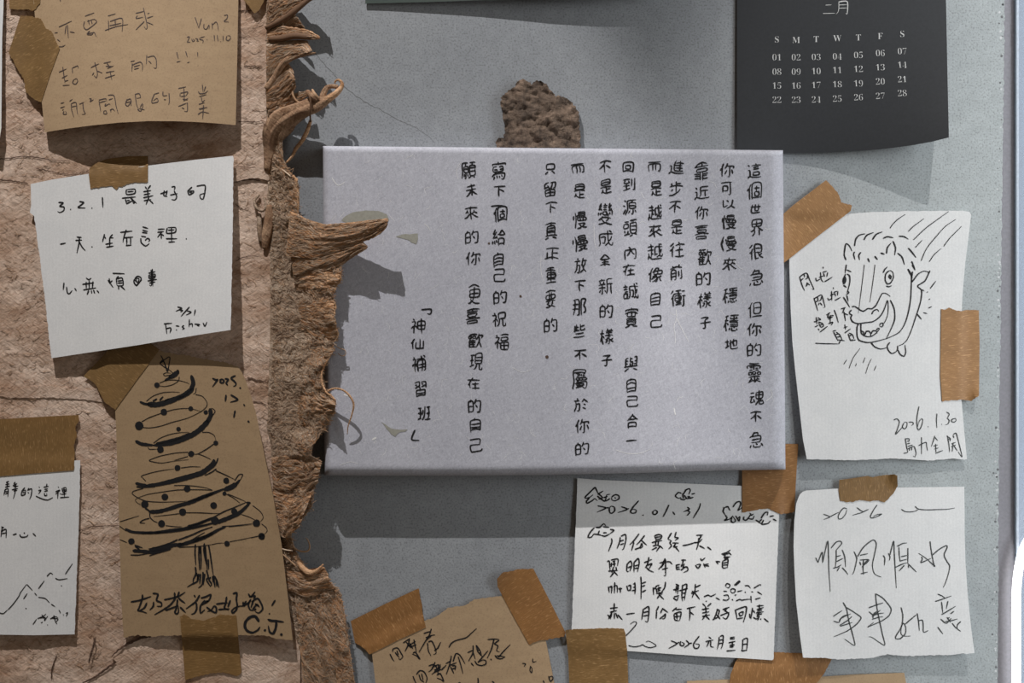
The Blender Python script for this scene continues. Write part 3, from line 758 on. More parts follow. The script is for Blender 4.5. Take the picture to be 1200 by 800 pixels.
# --- B: white card below it
def hB(x, y):
    u, v = bilin(x, y, 40, 272, 183, 420)
    return 10.5 + 5*v + 26*(0.35*u+0.65*u*u)*(0.18+0.82*v)
polyB = [(36, 215.5), (60, 210.5), (104, 203.5), (140, 198.5), (173, 194), (230, 187), (272.5, 182.5), (273.5, 184)] + torn([(273.5, 186), (273, 250), (272, 310), (270.3, 386.5)], 0.5, 2, 2)[1:] + [(240, 391), (160, 404.5), (60.5, 419.5)] + torn([(60, 418), (52, 345), (45, 290), (40, 253)], 0.6, 2, 4)[1:] + [(35, 249), (36.5, 240)]
cB = card('white_card', polyB, hB, WHITE, 'white handwritten card taped at its top middle on the bark, below the bowed kraft card')
b0 = (55, 205); b1 = (140, 205); b2 = (60, 260); b3 = (60, 305); b4 = (160, 330)
write('handwriting', cB, hB, INK, [
 (b0, 1.7, "135,320 190,325 150,365 200,375 195,415 150,438 125,425/275,400 280,403/380,310 430,320 400,350 365,380 450,385/525,385 530,388/650,260 655,380"),
 (b1, 1.6, "80,170 85,225 175,215 180,165 85,170/95,195 165,190/30,270 190,255/70,280 85,340/85,300 120,295/85,335 150,300/130,270 200,330/150,275 165,330 185,310/300,135 320,165/365,120 330,165/280,195 370,180/330,170 335,260/285,230 360,215/280,265 395,240/345,260 310,345/285,300 370,285/350,290 395,335/480,220 560,190/525,180 520,240 560,250/560,180 540,250/610,140 650,135 640,180/640,185 670,250 650,290 610,285/595,235 680,215/850,140 800,185/800,180 815,230 860,210 870,185 805,190/820,205 850,195/905,130 1000,120 1000,200 980,280 950,270 945,230 1010,210")])
write('handwriting', cB, hB, INK, [
 (b2, 1.6, "105,260 170,245/300,175 355,180/285,215 360,210/330,180 325,250 300,365/330,230 360,290 400,335/475,288 482,292/625,140 600,235/625,170 640,195/720,145 690,180 730,185/685,180 685,290/635,260 720,245/645,295 730,280/810,120 950,105/880,90 850,180 840,240/850,185 960,175/885,180 885,270/930,180 930,270/875,275 940,270/1070,55 1135,75/1070,95 1130,110/1065,120 1125,130/1055,165 1110,175/1050,190 1055,240 1105,280 1150,250/1100,215 1130,190 1155,210 1140,230"),
 (b1, 1.6, "450,635 530,630/445,670 520,660/500,660 445,730/490,690 490,745/490,690 520,710/560,620 555,680 650,670 655,615 565,615/570,645 645,640/610,620 610,780/545,745 675,745/575,785 650,780/780,745 785,748")])
write('handwriting', cB, hB, INK, [
 (b3, 1.6, "150,260 140,345/180,310 190,380 215,388 245,350/275,325 295,355/410,205 440,225 470,205/365,280 500,260/375,345 525,320/410,250 410,330/445,235 445,335/490,245 480,325/440,350 420,400/470,350 475,385/495,345 510,385/535,350 560,380/720,150 860,155/680,210 685,270/665,230 700,280 725,315/715,235 690,260/790,185 765,215 770,290/775,215 830,205 840,290 770,295/780,240 830,235/780,265 835,262/790,300 790,340/810,295 865,345/975,220 970,255 1000,290 1050,230 1050,200 1010,185 980,220 1010,255 1030,215 1000,210 1000,250/995,300 1060,225/1130,240 1240,220/1170,110 1175,290 1150,285/1140,150 1220,130/1145,170 1150,210 1210,200 1215,160 1145,170/1150,190 1210,180/1150,265 1220,250/1185,100 1190,300")])
write('signature', cB, hB, INK, [
 (b4, 1.5, "480,295 530,310 460,345/500,330 540,335 515,355/620,295 520,405/590,340 640,355 580,390/690,325 675,395/320,492 415,485/340,495 355,610/345,550 400,540 390,600/405,545 400,580/460,515 500,520/465,560 470,565/555,510 535,530 560,545 535,560/620,440 615,530/620,500 650,490 655,530/680,495 740,500 710,510 735,520/780,480 800,520 825,470")])

# --- C: white card at the lower left
def hC(x, y):
    u, v = bilin(x, y, -80, 92, 540, 744)
    return 10.5 + 5.5*v*(1-0.7*u)
polyC = [(-85, 548), (-20, 544), (60, 541), (94, 539)] + torn([(94, 541), (92.5, 610), (90.5, 660), (87.5, 743)], 0.5, 2, 5)[1:] + [(40, 744), (-85, 742)]
cC = card('white_card', polyC, hC, WHITE, 'white card with a thin mountain outline drawing, at the lower left frame edge')
c0 = (0, 550); c1 = (0, 660)
write('handwriting', cC, hC, INK, [
 (c0, 1.35, "70,150 105,135/65,175 110,165/60,205 115,190/85,150 85,210/60,230 45,300/60,235 95,225 90,320/60,260 90,255/60,285 90,275/180,145 160,165/150,190 200,160/160,200 215,190/140,235 210,220/185,165 175,270 155,340/160,250 200,240/290,210 260,250 250,300 290,290 300,240 265,250/265,270 295,265/340,215 320,245/330,240 370,225 365,300 345,350/325,265 340,275/455,200 465,210/450,245 480,240 450,285/420,310 500,345 560,355 620,325/550,165 545,200/510,205 570,195/520,230 560,225/520,255 560,245/520,275 525,305 550,300 545,275/680,200 690,210/650,260 700,240 650,290/680,260 675,340/700,280 715,285/730,215 735,260 775,250 770,210 735,215/735,240 770,235/750,215 755,320/720,290 780,280/705,328 810,320")])
write('handwriting', cC, hC, INK, [
 (c0, 1.5, "15,670 45,680/25,680 10,790/20,720 70,700 70,800/25,750 65,740/150,765 195,750/230,760 250,790 310,785 330,760/280,740 290,745/385,745 420,780")])
write('drawing', cC, hC, INK, [
 (c1, 1.2, "-60,560 0,580 40,585 90,540/95,540 150,480 220,385 240,340 310,245/315,245 380,315/405,345 430,375/450,395 530,410 580,460/600,475 645,505/690,545 710,580/275,415 320,350/450,295 520,200/550,150 590,110 620,130/650,170 690,190 790,175/765,125 850,0/715,260 725,262/300,525 310,528/385,715 430,650/440,645 500,620 540,590/470,640 530,630 520,670 560,615/490,600 520,650/480,695 500,685/555,718 560,720/590,650 640,620 680,635/630,605 650,680 670,710/600,640 680,650 650,690/740,600 745,602/770,585 795,575 775,620")])

# --- D: kraft card with the spiral tree
def hD(x, y):
    u, v = bilin(x, y, 138, 330, 411, 750)
    return 12 + 6.5*u + 1.5*v + 2.0*math.sin(math.pi*v)*u
polyD = [(131, 412)] + [(160, 407)] + torn([(187, 411), (205, 414.5), (216, 415.5), (240, 421), (262, 424), (279, 429.5)], 0.9, 1.6, 6, 0.3) + [(283.5, 436), (288, 446), (294, 463), (300, 484), (310, 533), (320, 580), (330, 638), (338, 704), (343, 750)] + torn([(343, 750), (325, 748), (310, 744.5), (283, 744), (250, 745), (210, 744), (180, 745.5), (160, 744), (145, 747)], 0.9, 1.8, 7, 0.3)[1:] + [(142, 700), (140.5, 640), (138.5, 580), (136, 500)]
cD = card('kraft_card', polyD, hD, KRAFT_D, 'tall kraft card with a black ink drawing of a spiral Christmas tree')
t1 = (150, 410); t2 = (150, 480); t3 = (130, 550); t4 = (220, 550); t5 = (130, 600); t6 = (200, 600); t7 = (190, 620)
write('drawing', cD, hD, INK, [
 (t1, 1.2, "385,65 410,110 460,230/370,155 480,80 490,110 480,170 460,250 420,140 380,160 430,200 470,220 530,270/410,110 370,155"),
 (t1, 6.0, "585,250 545,290 480,325"), (t1, 3.0, "500,318 430,358"), (t1, 2.6, "578,232 590,260 570,290"),
 (t1, 0.85, "510,290 430,300 415,280 450,265 500,270/600,310 590,360 520,405 430,425 345,415/370,385 450,355 550,350 640,365 720,395"),
 (t1, 2.8, "140,605 200,630 300,640"), (t1, 6.2, "230,632 330,640 440,615 560,570 660,520 745,445"), (t1, 5.0, "730,470 765,390 742,300"), (t1, 4.2, "560,580 660,535 745,480 770,420"),
 (t1, 2.0, "290,600 340,570/370,590 410,545/420,600 480,570"),
 (t1, 0.85, "215,600 290,540 400,500 510,490 610,495/800,440 790,500 760,515/790,520 870,540 925,610 920,660 870,710 780,760 690,800/230,800 330,760 420,730 520,700 620,685 735,685 860,720"),
 ('dots', t1, "340,410,3.2 420,725,3.9 735,685,2.9 912,728,2.6"),
 (t2, 0.9, "160,140 260,85 380,45/170,205 260,210 380,190 520,145 700,95 870,15"),
 (t2, 5.0, "960,-10 970,60 930,140 850,230"), (t2, 6.0, "940,130 850,225 740,300 600,360 480,395 300,415"), (t2, 4.0, "90,365 160,400 300,415"), (t2, 3.4, "330,398 480,365 600,330 720,275"),
 (t2, 1.0, "980,80 1020,20 1000,-10 970,-20"),
 (t2, 0.9, "300,390 380,330 500,285 620,265 720,262/235,430 250,460 340,460/870,262 950,265 1010,300 1030,360/700,545 600,575 540,590/705,495 560,505 380,540 250,590 300,610 400,622 540,600 710,582/820,515 900,545 970,580/155,790 165,770 280,735 400,710 540,690/620,680 740,665 850,668/1030,715 1100,745 1195,790"),
 (t2, 1.3, "1005,400 920,460 820,515 780,518"),
 ('dots', t2, "130,187,5 592,225,2.7 380,465,4 1028,388,3 740,515,3.6 580,680,3.5"),
 (t3, 6.2, "1205,-110 1195,-60 1080,30 1000,60 840,105 700,140 540,175 420,185"), (t3, 3.4, "290,160 350,175 420,185"), (t3, 2.0, "300,200 360,205 520,200"),
 (t3, 1.6, "1255,-135 1230,-60/1235,-10 1180,30 1100,70"),
 (t3, 0.9, "380,220 270,250 250,280 300,320 400,365 520,378 640,380 850,372 920,365/740,185 880,185 1000,195 1120,215 1190,240/1190,240 1050,235 900,235 760,240 580,265 430,290 330,325 285,355 310,390 350,410/410,135 360,85"),
 ('dots', t3, "893,225,4 632,320,4 395,405,4.4 840,497,4.3 593,633,4.2"),
 (t3, 4.5, "450,495 560,490 680,460 800,420 950,380 1100,320 1200,280"), (t3, 2.0, "400,450 460,490"),
 (t4, 4.0, "0,390 150,330 300,275 430,225"), (t4, 6.0, "430,235 510,205 580,160"), (t4, 3, "560,180 610,120"), (t4, 1.2, "550,130 600,60 645,60 610,130"),
 ('dots', t4, "430,280,2.4 452,130,3.6 303,420,4 320,600,4.8 545,490,3.6 805,628,4.4 865,780,4"),
 (t4, 0.85, "330,10 430,55 550,115/450,285 540,335 610,390/470,285 580,330 680,375/760,420 850,490 885,560 850,610/0,505 150,505 300,512 400,512/630,525 720,555 790,590/400,665 560,655 760,632/865,635 920,680 930,720 900,755/840,775 740,800"),
 (t3, 0.85, "880,505 1000,505 1190,515/800,515 680,530 500,550/640,655 760,668 830,668/105,610 200,580 330,540/100,660 180,720"),
 (t3, 1.3, "455,510 460,560 500,600 545,620/450,570 380,590 340,620 400,628"),
 (t3, 3.2, "170,695 250,730 400,740 540,735 700,710 850,690 1000,650 1100,610 1200,570"), (t3, 2.4, "350,745 540,742 760,720 1000,680 1200,630"),
 (t4, 3.0, "0,665 100,640 200,600 290,560"), (t4, 2.0, "0,690 150,660 280,625"), (t4, 1.5, "280,570 430,490 530,450 690,380"), (t4, 5.0, "340,620 470,570 600,510 690,430 725,392"), (t4, 2.6, "690,385 735,390"),
 (t5, 2.0, "780,320 700,360 560,405 440,430/790,325 950,265 1060,215 1190,170"), (t5, 4.2, "260,450 400,460 520,470 700,430"), (t5, 5.2, "460,440 600,420 740,385 860,370"), (t5, 4.5, "780,395 940,345 1080,295 1200,245"),
 (t5, 1.3, "230,500 330,500 450,480/450,510 600,460/940,330 1020,280 1100,235"), (t5, 1.7, "280,395 340,440/300,400 370,415"), ('dots', t5, "240,340,3.8"), (t5, 0.9, "105,320 190,355/275,380 340,400"),
 (t6, 4.2, "250,345 380,300 480,250 560,205 640,172"), (t6, 1.0, "100,412 200,405 320,400 480,378"), (t6, 0.75, "480,378 560,362 630,360/690,345 850,315 1030,275/680,170 830,155 960,140"), ('dots', t6, "660,367,3.3 1068,287,3.5"),
 (t7, 1.9, "390,175 385,280 395,420/435,200 430,300 440,480/450,200 455,330 455,470/495,165 490,260 520,420/505,190 515,330 530,480/545,185 565,300 590,480 600,540/540,350 545,470"), (t7, 3.0, "440,200 445,280/497,210 500,270"),
 (t7, 2.1, "390,440 395,520 365,590 365,630/400,510 420,560 410,610 345,645 295,675/430,520 410,600/450,520 440,640/480,500 470,640 425,685/500,520 480,650/520,480 540,560 520,590 560,660/570,560 550,590 580,640 560,670/600,540 620,680/610,545 640,600 665,680/590,550 600,620/635,580 640,670")])
d0 = (140, 680); d1 = (225, 680); d2 = (230, 410)
write('handwriting', cD, hD, INK, [
 (d0, 2.2, "135,250 220,235 300,210 370,185/270,165 265,220 230,320 215,350 260,360 320,380/320,260 290,320 230,355/400,250 395,300 355,345/390,150 450,160 435,230 490,260 490,300 440,300/525,225 620,205 700,180 770,135/645,140 650,205/700,130 680,190/660,190 640,230 590,290 500,350 410,400/690,200 720,230 770,265/540,350 620,320 690,290/680,220 670,310 650,370 670,390 690,370 690,300/710,310 750,350 775,375/875,170 890,195/940,170 890,250 780,330/900,260 905,330 880,380 840,395/955,205 1010,190 1070,165 1050,230 1000,270/1000,230 950,300 950,380 1000,340/1000,250 1040,240 960,290/1020,310 1080,355 1130,375 1135,320 1110,300 1070,350 1030,360"),
 (d1, 2.2, "285,275 360,265 420,260/405,190 395,270 380,320 430,345/450,230 420,310/310,340 370,335 440,330/480,155 525,145 520,220 530,290 520,340 480,380 465,360 500,320 560,300 620,300/600,250 600,300/635,240 610,290 690,240/660,155 690,190 740,130/670,190 740,180 720,215/690,220 660,280 680,340 720,350/720,230 690,320/700,250 770,210 820,290 825,340 780,380 740,360/740,270 780,300/750,330 730,350/710,340 760,280 790,310/975,230 935,295/905,386 909,391")])
write('signature', cD, hD, INK, [
 (d1, 3.3, "785,480 740,420 680,430 630,480 620,540 650,590 710,610 770,580 795,545"), (d1, 2.9, "850,575 860,590/890,455 930,470 1000,475 1075,485/990,485 980,560 950,620 910,600 895,530/1040,625 1055,640")])
write('handwriting', cD, hD, INK, [
 (d2, 2.2, "190,330 230,350 250,345 220,390 190,430/290,345 280,375 310,385 325,360 300,340 270,350/335,335 375,345 350,385 370,410 350,400/460,300 415,320 410,335 440,360 465,390 460,415 435,425/510,440 520,450/350,525 340,600/405,525 485,580 400,610/555,635 570,655/455,710 440,790/605,830 620,845")])

# --- E: kraft card at the bottom centre
def hE(x, y):
    u, v = bilin(x, y, 435, 650, 690, 800); return 3.0 + 1.6*math.sin(math.pi*u) + 1.0*v
polyE = [(435, 758), (470, 740)] + torn([(497, 727), (508, 724), (516, 719), (525, 712), (546, 709), (556, 702), (575, 699.5), (588, 698)], 0.8, 1.8, 3, 0.3) + [(610, 690), (625, 688), (632, 720), (640, 752), (652, 812), (664, 880), (452, 880), (440, 800)]
cE = card('kraft_card', polyE, hE, KRAFT, 'kraft card with slanting black writing, taped at both top corners, at the bottom edge')
e0 = (440, 720); e1 = (530, 720)
write('handwriting', cE, hE, INK, [
 (e0, 1.5, "170,460 200,520 220,545/200,430 210,400 260,390 300,450 320,490 290,525 270,510/230,440 260,480 280,500/250,420 270,470/325,330 400,280/400,275 380,360 345,430/360,320 420,390/400,330 440,400/380,370 470,310/450,290 460,340 480,440/400,380 480,350/440,450 470,440 520,520 480,480 430,460/565,220 640,195/655,165 630,240 580,320 510,440/590,270 650,245 700,235/650,250 580,310/610,330 620,420 650,480/620,320 660,310 700,390 710,450 680,465/690,420 730,390 765,320/860,385 890,335 950,300 1060,270 1120,220 1185,160")])
write('handwriting', cE, hE, INK, [
 (e0, 1.5, "440,720 460,770 480,810/480,700 520,655 570,670 605,740 590,800/510,700 530,760 570,790/540,690 560,770/625,600 690,575/700,555 660,640 620,670/660,620 740,580/700,590 720,640 660,700/690,650 750,620/740,580 730,700/760,580 750,660/680,680 770,640/720,710 760,690 800,780 770,760 720,740/770,650 830,590/825,575 880,540/890,480 870,580 830,700/860,600 950,560/880,610 920,690/900,600 940,600 930,650/890,640 940,620/910,550 940,460 980,465 1020,520 1050,575/970,490 1000,590 1025,690"),
 (e1, 1.5, "180,445 250,410/245,360 240,450 190,545/240,430 270,520/280,355 300,430 340,480/285,360 330,430 345,490/300,420 320,410/310,450 335,445/220,565 250,600/265,540 290,580 340,595 390,580 395,540 360,530 300,560/300,560 360,490 420,420/415,290 500,285 550,290/490,280 460,400 410,510/550,300 495,340 535,365 520,420 555,435/450,520 460,530/500,475 530,510 580,515 620,490/540,500 600,430 680,350/520,480 610,490"),
 (e1, 1.2, "820,570 860,575 840,610/945,515 945,555 985,545/920,600 910,650 930,680 935,630 915,600")])
write('handwriting', cE, hE, INK, [(e1, 1.5, "300,740 305,790 290,850/75,795 95,800 60,840/465,780 490,800 450,850")])
write('handwriting', cE, hE, INK, [(e1, 1.5, "1065,770 1080,800/1130,720 1150,780 1180,750 1170,720 1140,730")])

# --- F: white card under the panel
def hF(x, y):
    u, v = bilin(x, y, 672, 910, 563, 770); return 3.2 + 2.2*math.sin(math.pi*v) + 2.5*u*v
polyF = [(676.5, 560), (700, 562), (868, 569), (914, 571)] + torn([(914, 572), (913, 603), (910, 680), (906.5, 772)], 0.3, 2, 5)[1:] + [(905, 773.3), (870, 771), (820, 768.5), (736, 762.5), (669, 757.5)] + torn([(669, 757), (671, 710), (674, 630), (676.5, 564)], 0.4, 2, 8)[1:-1]
cF = card('white_card', polyF, hF, WHITE, 'white card of dense black writing with small doodled clouds, just below the paper panel')
f0 = (680, 560); f1 = (790, 560); f2 = (700, 620); f3 = (790, 620); f4 = (700, 690); f5 = (790, 690)
write('drawing', cF, hF, INK, [(f0, 1.7, "175,105 130,150 60,220 60,235 110,225 150,195/175,105 210,180/110,230 75,270 80,295 140,265 170,240 200,265/205,190 270,150/210,180 260,230 215,250/200,210 240,240 290,270 310,200 350,190/270,230 320,215/300,270 350,240/370,220 410,195 450,205 455,240 410,265 370,255 370,220/405,225 415,240")])
write('drawing', cF, hF, INK, [(f0, 1.7, "180,575 230,575 275,535 300,560/270,570 340,575/165,580 120,630 90,690 130,690 160,650/160,655 210,660 250,670/210,650 225,615/250,670 290,680 350,650/270,640 310,640/350,600 395,610 350,650")])
write('drawing', cF, hF, INK, [(f1, 1.7, "85,180 50,170 15,210 50,235 80,225/70,240 110,255 140,240/100,180 110,240/110,190 140,140 180,125 190,150 170,190/120,200 150,240 200,235/160,210 175,240/175,210 190,230/205,190 245,178/180,240 225,225")])
write('drawing', cF, hF, INK, [(f1, 1.7, "590,340 575,390 600,430/600,345 630,335 650,370 660,375/690,340 730,285 770,275 780,310 750,380 795,345/600,430 620,470 590,495 650,480 690,440/680,450 670,500 690,520 720,500 690,450/720,440 760,500 770,450 740,480/820,450 815,485 850,490 900,420 880,410/860,470 920,480 940,440/900,440 930,420")])
write('drawing', cF, hF, INK, [(f1, 1.7, "960,490 1030,540/1000,510 1030,480/1020,470 1060,410 1100,400 1090,440/1050,490 1030,540 1100,530 1130,500/1120,450 1170,440/1160,480 1200,500")])
write('drawing', cF, hF, INK, [
 (f3, 1.5, "600,665 620,635 655,650 640,685 610,675/705,655 760,605 770,615 720,660/580,725 620,725/660,715 680,695 715,705 710,735 680,745 660,720/740,730 800,715/830,735 840,738/830,660 870,660 895,690/935,690 1010,645 1015,660/905,730 925,732/975,730 1030,765/580,775 630,770 640,800"),
 (f5, 1.5, "710,75 730,65/570,125 620,130 650,100/680,120 690,130/725,140 770,120 790,130 850,120 900,120/900,80 905,160/950,120 1015,100"),])
write('drawing', cF, hF, INK, [(f4, 1.2, "335,545 400,480 450,420 460,390 430,380 385,410/365,660 430,675 500,665 530,650 560,670 620,685 690,665 650,630 600,608 570,620")])
write('handwriting', cF, hF, INK, [
 (f0, 1.7, "205,325 300,350 195,400/300,350 340,345/340,350 345,400 370,412 405,380 400,340 360,330 340,360/480,335 550,365 440,405/550,365 570,355/685,265 620,340 590,390 610,412 650,405 655,375 620,365 590,385/735,432 740,436/850,390 855,420 885,425 905,395 880,375 855,390/1040,315 1000,400 970,455/1085,395 1110,430"),
 (f1, 1.7, "155,340 180,365 110,395/160,385 185,400 150,440/310,295 290,360 225,470")])
write('handwriting', cF, hF, INK, [
 (f2, 1.7, "165,105 170,150 130,260/270,90 260,150 230,225/280,80 330,60 335,120 310,220 290,240/260,140 310,125/270,180 310,165/490,50 430,130 380,180/430,150 400,250/555,70 500,140 460,180/510,120 540,150 580,185/440,235 500,210 520,165 530,200 500,225/670,75 720,60 755,75 740,110 690,115 670,80/680,95 740,85/640,155 700,140 760,130/690,120 680,200/720,130 710,190/650,195 700,180/640,240 700,210/700,180 740,200 770,225/740,190 690,260/870,40 830,110 860,125/870,130 850,160 870,190 835,230/925,30 910,90 950,100 910,130/880,160 920,160 955,160/920,165 890,210/900,190 960,260/900,210 940,200/1000,190 1060,180 1160,150"),
 (f3, 1.7, "260,70 340,65/320,70 290,130/230,155 290,150 330,110/290,100 280,180 260,240/295,190 360,225/390,205 435,240")])
write('handwriting', cF, hF, INK, [
 (f2, 1.7, "115,380 140,370 150,480/160,360 230,345 245,360 235,430/165,390 165,440/180,380 210,370/175,410 215,400/200,370 200,440/130,490 240,480/190,440 170,510/200,500 150,560/190,490 240,540/220,440 225,480/350,400 345,490 370,490/350,410 390,370 405,420 380,490/360,450 400,430/430,385 430,500/430,390 480,340 490,400 470,500/440,430 480,415/440,460 475,450/550,390 640,350/605,325 590,400 560,450/575,430 640,400 600,470/570,440 610,480 660,500/730,395 800,375/795,340 760,420 715,470/800,350 800,450 800,540 780,540/810,380 850,380 880,410/760,470 830,450/800,360 750,450/920,420 970,410/925,420 930,470/930,445 965,440/925,470 970,465/985,360 1040,360/1010,350 1000,400/1000,400 980,440/1020,400 1000,450/1000,450 1050,440 1060,480 1010,505/980,480 1030,440"),
 (f3, 1.7, "310,340 325,365 365,330/250,420 280,455 310,410 260,415/345,400 365,445/350,415 405,405/370,425 410,430/490,370 515,405/495,375 540,380/555,290 620,270 660,240/570,300 650,280/600,290 590,340/640,270 670,300/580,330 660,320/600,340 640,330/570,370 570,450 630,445/575,370 630,350 625,440/580,395 625,385/575,420 625,415/600,340 600,370")])
write('handwriting', cF, hF, INK, [
 (f2, 1.7, "130,670 140,740/140,680 170,670 165,740/170,660 165,750/205,620 200,750/190,670 230,660 235,740/250,690 260,700 290,690/270,680 270,740/345,660 360,720/360,665 390,655 390,720/365,720 390,705/440,620 445,700 440,760/420,640 445,635/420,680 445,675/405,720 445,710/510,555 515,650 512,820/520,635 570,615/525,670 560,655/525,735 570,710/655,680 660,770/665,700 700,660 730,650/690,690 700,740/800,615 790,680 750,740/700,700 750,680/720,670 720,730/690,750 770,740/720,750 760,760/730,770 700,810/720,760 780,820/710,720 740,710/890,710 960,690/920,640 960,660/930,660 920,740/950,650 940,760/900,790 960,775/890,800 930,830 950,790/1000,650 990,780 1000,840/1000,660 1050,645 1030,760 1020,830/1000,710 1060,690/1000,750 1040,740/990,800 1020,790/960,720 990,710/1150,640 1145,700/1150,680 1210,650/1100,750 1190,715/1150,700 1110,800/1140,740 1200,820/1110,720 1130,740"),
 (f5, 1.6, "350,90 400,70 430,85 490,55/490,100 535,125")])
write('handwriting', cF, hF, INK, [
 (f4, 1.7, "150,225 240,215/200,165 195,260/150,270 230,250/180,260 130,350/200,280 200,350/215,280 240,340/240,300 295,360/120,300 150,330/170,290 150,350/340,295 440,280/540,230 530,300 520,360/545,235 600,205 605,270 590,380 560,375/545,275 595,260/540,315 595,305/720,200 690,260/695,260 690,350/770,220 740,280/770,230 830,275/730,350 780,310 800,290 790,340 760,350/930,215 880,260/920,240 990,235/900,290 910,360 960,370/900,290 980,270 965,370/930,280 935,360/910,325 970,315/1050,230 1150,205/1085,225 1085,300 1080,370/1090,270 1130,300"),
 (f5, 1.7, "335,170 365,200/435,165 390,205/325,240 410,225/370,205 375,280/330,280 410,265/330,320 420,300/380,290 330,360/375,320 415,355/375,140 380,145/510,230 490,300 460,355/500,240 530,250 510,330/450,360 530,320/500,300 540,350/570,240 650,210/620,225 590,260/600,255 640,290 610,350 570,330/540,310 650,270/715,240 730,300 735,350/720,245 840,205 845,260 830,330 810,390/760,280 770,320/765,280 810,265 800,310/770,315 800,305/735,350 810,335/920,220 900,350/885,290 890,340/930,250 945,280/970,200 1050,190/1000,180 1000,240/970,240 1050,215/975,260 1030,240/960,280 1050,265/970,300 1030,290/1000,270 970,330/930,330 960,350 980,340/1000,310 980,365/1010,350 1020,355/1055,345 1105,385")])
write('handwriting', cF, hF, INK, [
 (f4, 1.6, "865,605 930,640 835,695/930,640 960,620/980,610 970,650 1000,665 1020,640 990,620/1040,600 1075,640 1020,685/1075,640 1110,630/1195,550 1130,640 1140,690 1180,690 1195,650 1150,640"),
 (f5, 1.6, "405,560 435,580/370,615 460,595/410,610 390,660 380,675/430,610 430,670 465,680/530,560 520,640 505,705/540,555 575,545 570,640 550,700/530,600 570,590/525,640 565,630/655,570 710,560/655,585 710,580/640,630 720,610/650,660 710,650/685,620 680,690/615,725 720,715/650,680 700,670/805,590 800,700 785,720/810,590 860,580 850,710/805,650 855,640/790,725 855,715")])

# --- G: white card at the lower right
def hG(x, y):
    u, v = bilin(x, y, 932, 1140, 571, 770); return 3.0 + 9*(1-u)**2*(0.5+0.5*v) + 4.5*v + 5*u*u*v
polyG = [(945, 574.5), (985, 572), (1052, 571), (1130, 570), (1130.5, 600), (1130.5, 625), (1131.5, 660), (1134, 695), (1138, 735), (1142, 764.5)] + torn([(1142, 765), (1110, 767), (1060, 768.5), (1040, 766.5), (1018, 771), (985, 772.5), (962, 770.5), (941, 770)], 0.9, 1.8, 4, 0.25)[1:] + [(937.5, 745), (933, 705), (931, 670), (930, 640), (930.8, 610), (933, 590), (937, 579.5), (940.5, 576)]
cG = card('white_card', polyG, hG, WHITE, 'white card with two rows of large grey cursive characters, at the lower right')
g0 = (940, 590); g1 = (1030, 590); g2 = (960, 680); g3 = (1030, 680)
write('handwriting', cG, hG, PENCIL, [
 (g0, 1.2, "250,122 300,140 330,152 290,172 250,186/330,152 380,125 430,100/525,60 490,50 450,90 425,140 430,178 470,170 510,120 525,70/645,45 680,75 712,97 650,118 590,135/712,97 780,65/880,15 840,70 800,150 820,168 880,150 935,120 880,128 830,150"),
 (g1, 1.2, "265,65 310,92 370,95 430,85 465,65/425,30 465,62 560,72 700,68 800,65 890,50")])
write('handwriting', cG, hG, PENCIL, [
 (g0, 1.35, "160,632 185,690/185,690 235,570 240,690/240,690 300,440 310,620 315,800 330,1030/340,520 400,450 450,440 465,465 430,510 395,550/400,545 400,640 390,750/470,540 500,620 510,740/400,620 455,605/400,680 480,640/365,755 410,745 460,715/410,790 440,740/470,750 500,780 540,830/610,560 635,620 640,660 610,790 590,830/650,620 720,510 830,425 870,470 850,590 825,720 850,820 930,860/680,605 770,585/675,680 690,720/770,660 710,720/680,660 780,655 760,690 700,740/720,660 715,760 720,830/690,820 770,800"),
 (g1, 1.35, "50,605 70,640 65,720/110,580 130,620 122,665/130,600 172,440 180,560 190,740 205,990/215,500 280,465 330,460/235,510 240,600 250,680/340,520 340,620 340,700/260,620 330,605/250,670 330,650/195,745 270,710 330,690/340,700 380,740 440,800/350,750 345,720/300,720 235,790/600,440 615,560 640,690 655,735 620,700 540,630 465,580/500,620 510,650 495,690 610,640/620,610 700,540 790,490 800,515 765,600 800,680 830,730 815,820 780,930 755,980")])
write('handwriting', cG, hG, PENCIL, [
 (g2, 1.35, "280,255 320,330 350,480 390,620 420,755 370,735 300,685/320,315 400,365 480,420 490,445 440,510 330,590 170,660/165,420 270,350/170,475 230,490 260,440 370,390/240,525 330,470 385,420/245,535 330,510 390,490/235,470 280,420 330,400/660,155 680,330 710,480 740,620 770,755 700,720 620,665 580,660/660,155 740,200 820,290 845,340 820,410 740,470 650,510 570,545 640,490/580,320 660,290 750,260/585,365 640,400 720,345/620,415 690,390 760,380/620,455 700,430 750,425/630,440 640,390 680,360"),
 (g3, 1.35, "260,315 280,400 275,500 250,570 200,650 200,680 250,680 310,620 315,550 290,500 265,540 260,620 290,650 370,650/310,510 380,450 440,400/450,385 465,480 475,590/465,470 510,465 520,520 525,605 580,585/690,158 740,180 775,205/660,245 740,220 850,180/735,250 750,380/810,240 790,330/735,400 820,350 900,300/725,450 790,500 850,440/840,390 880,360/800,450 830,430/780,480 850,470 920,450/800,430 840,490/690,545 720,585 750,625/860,500 900,550 960,595/960,480 920,520 920,560")])

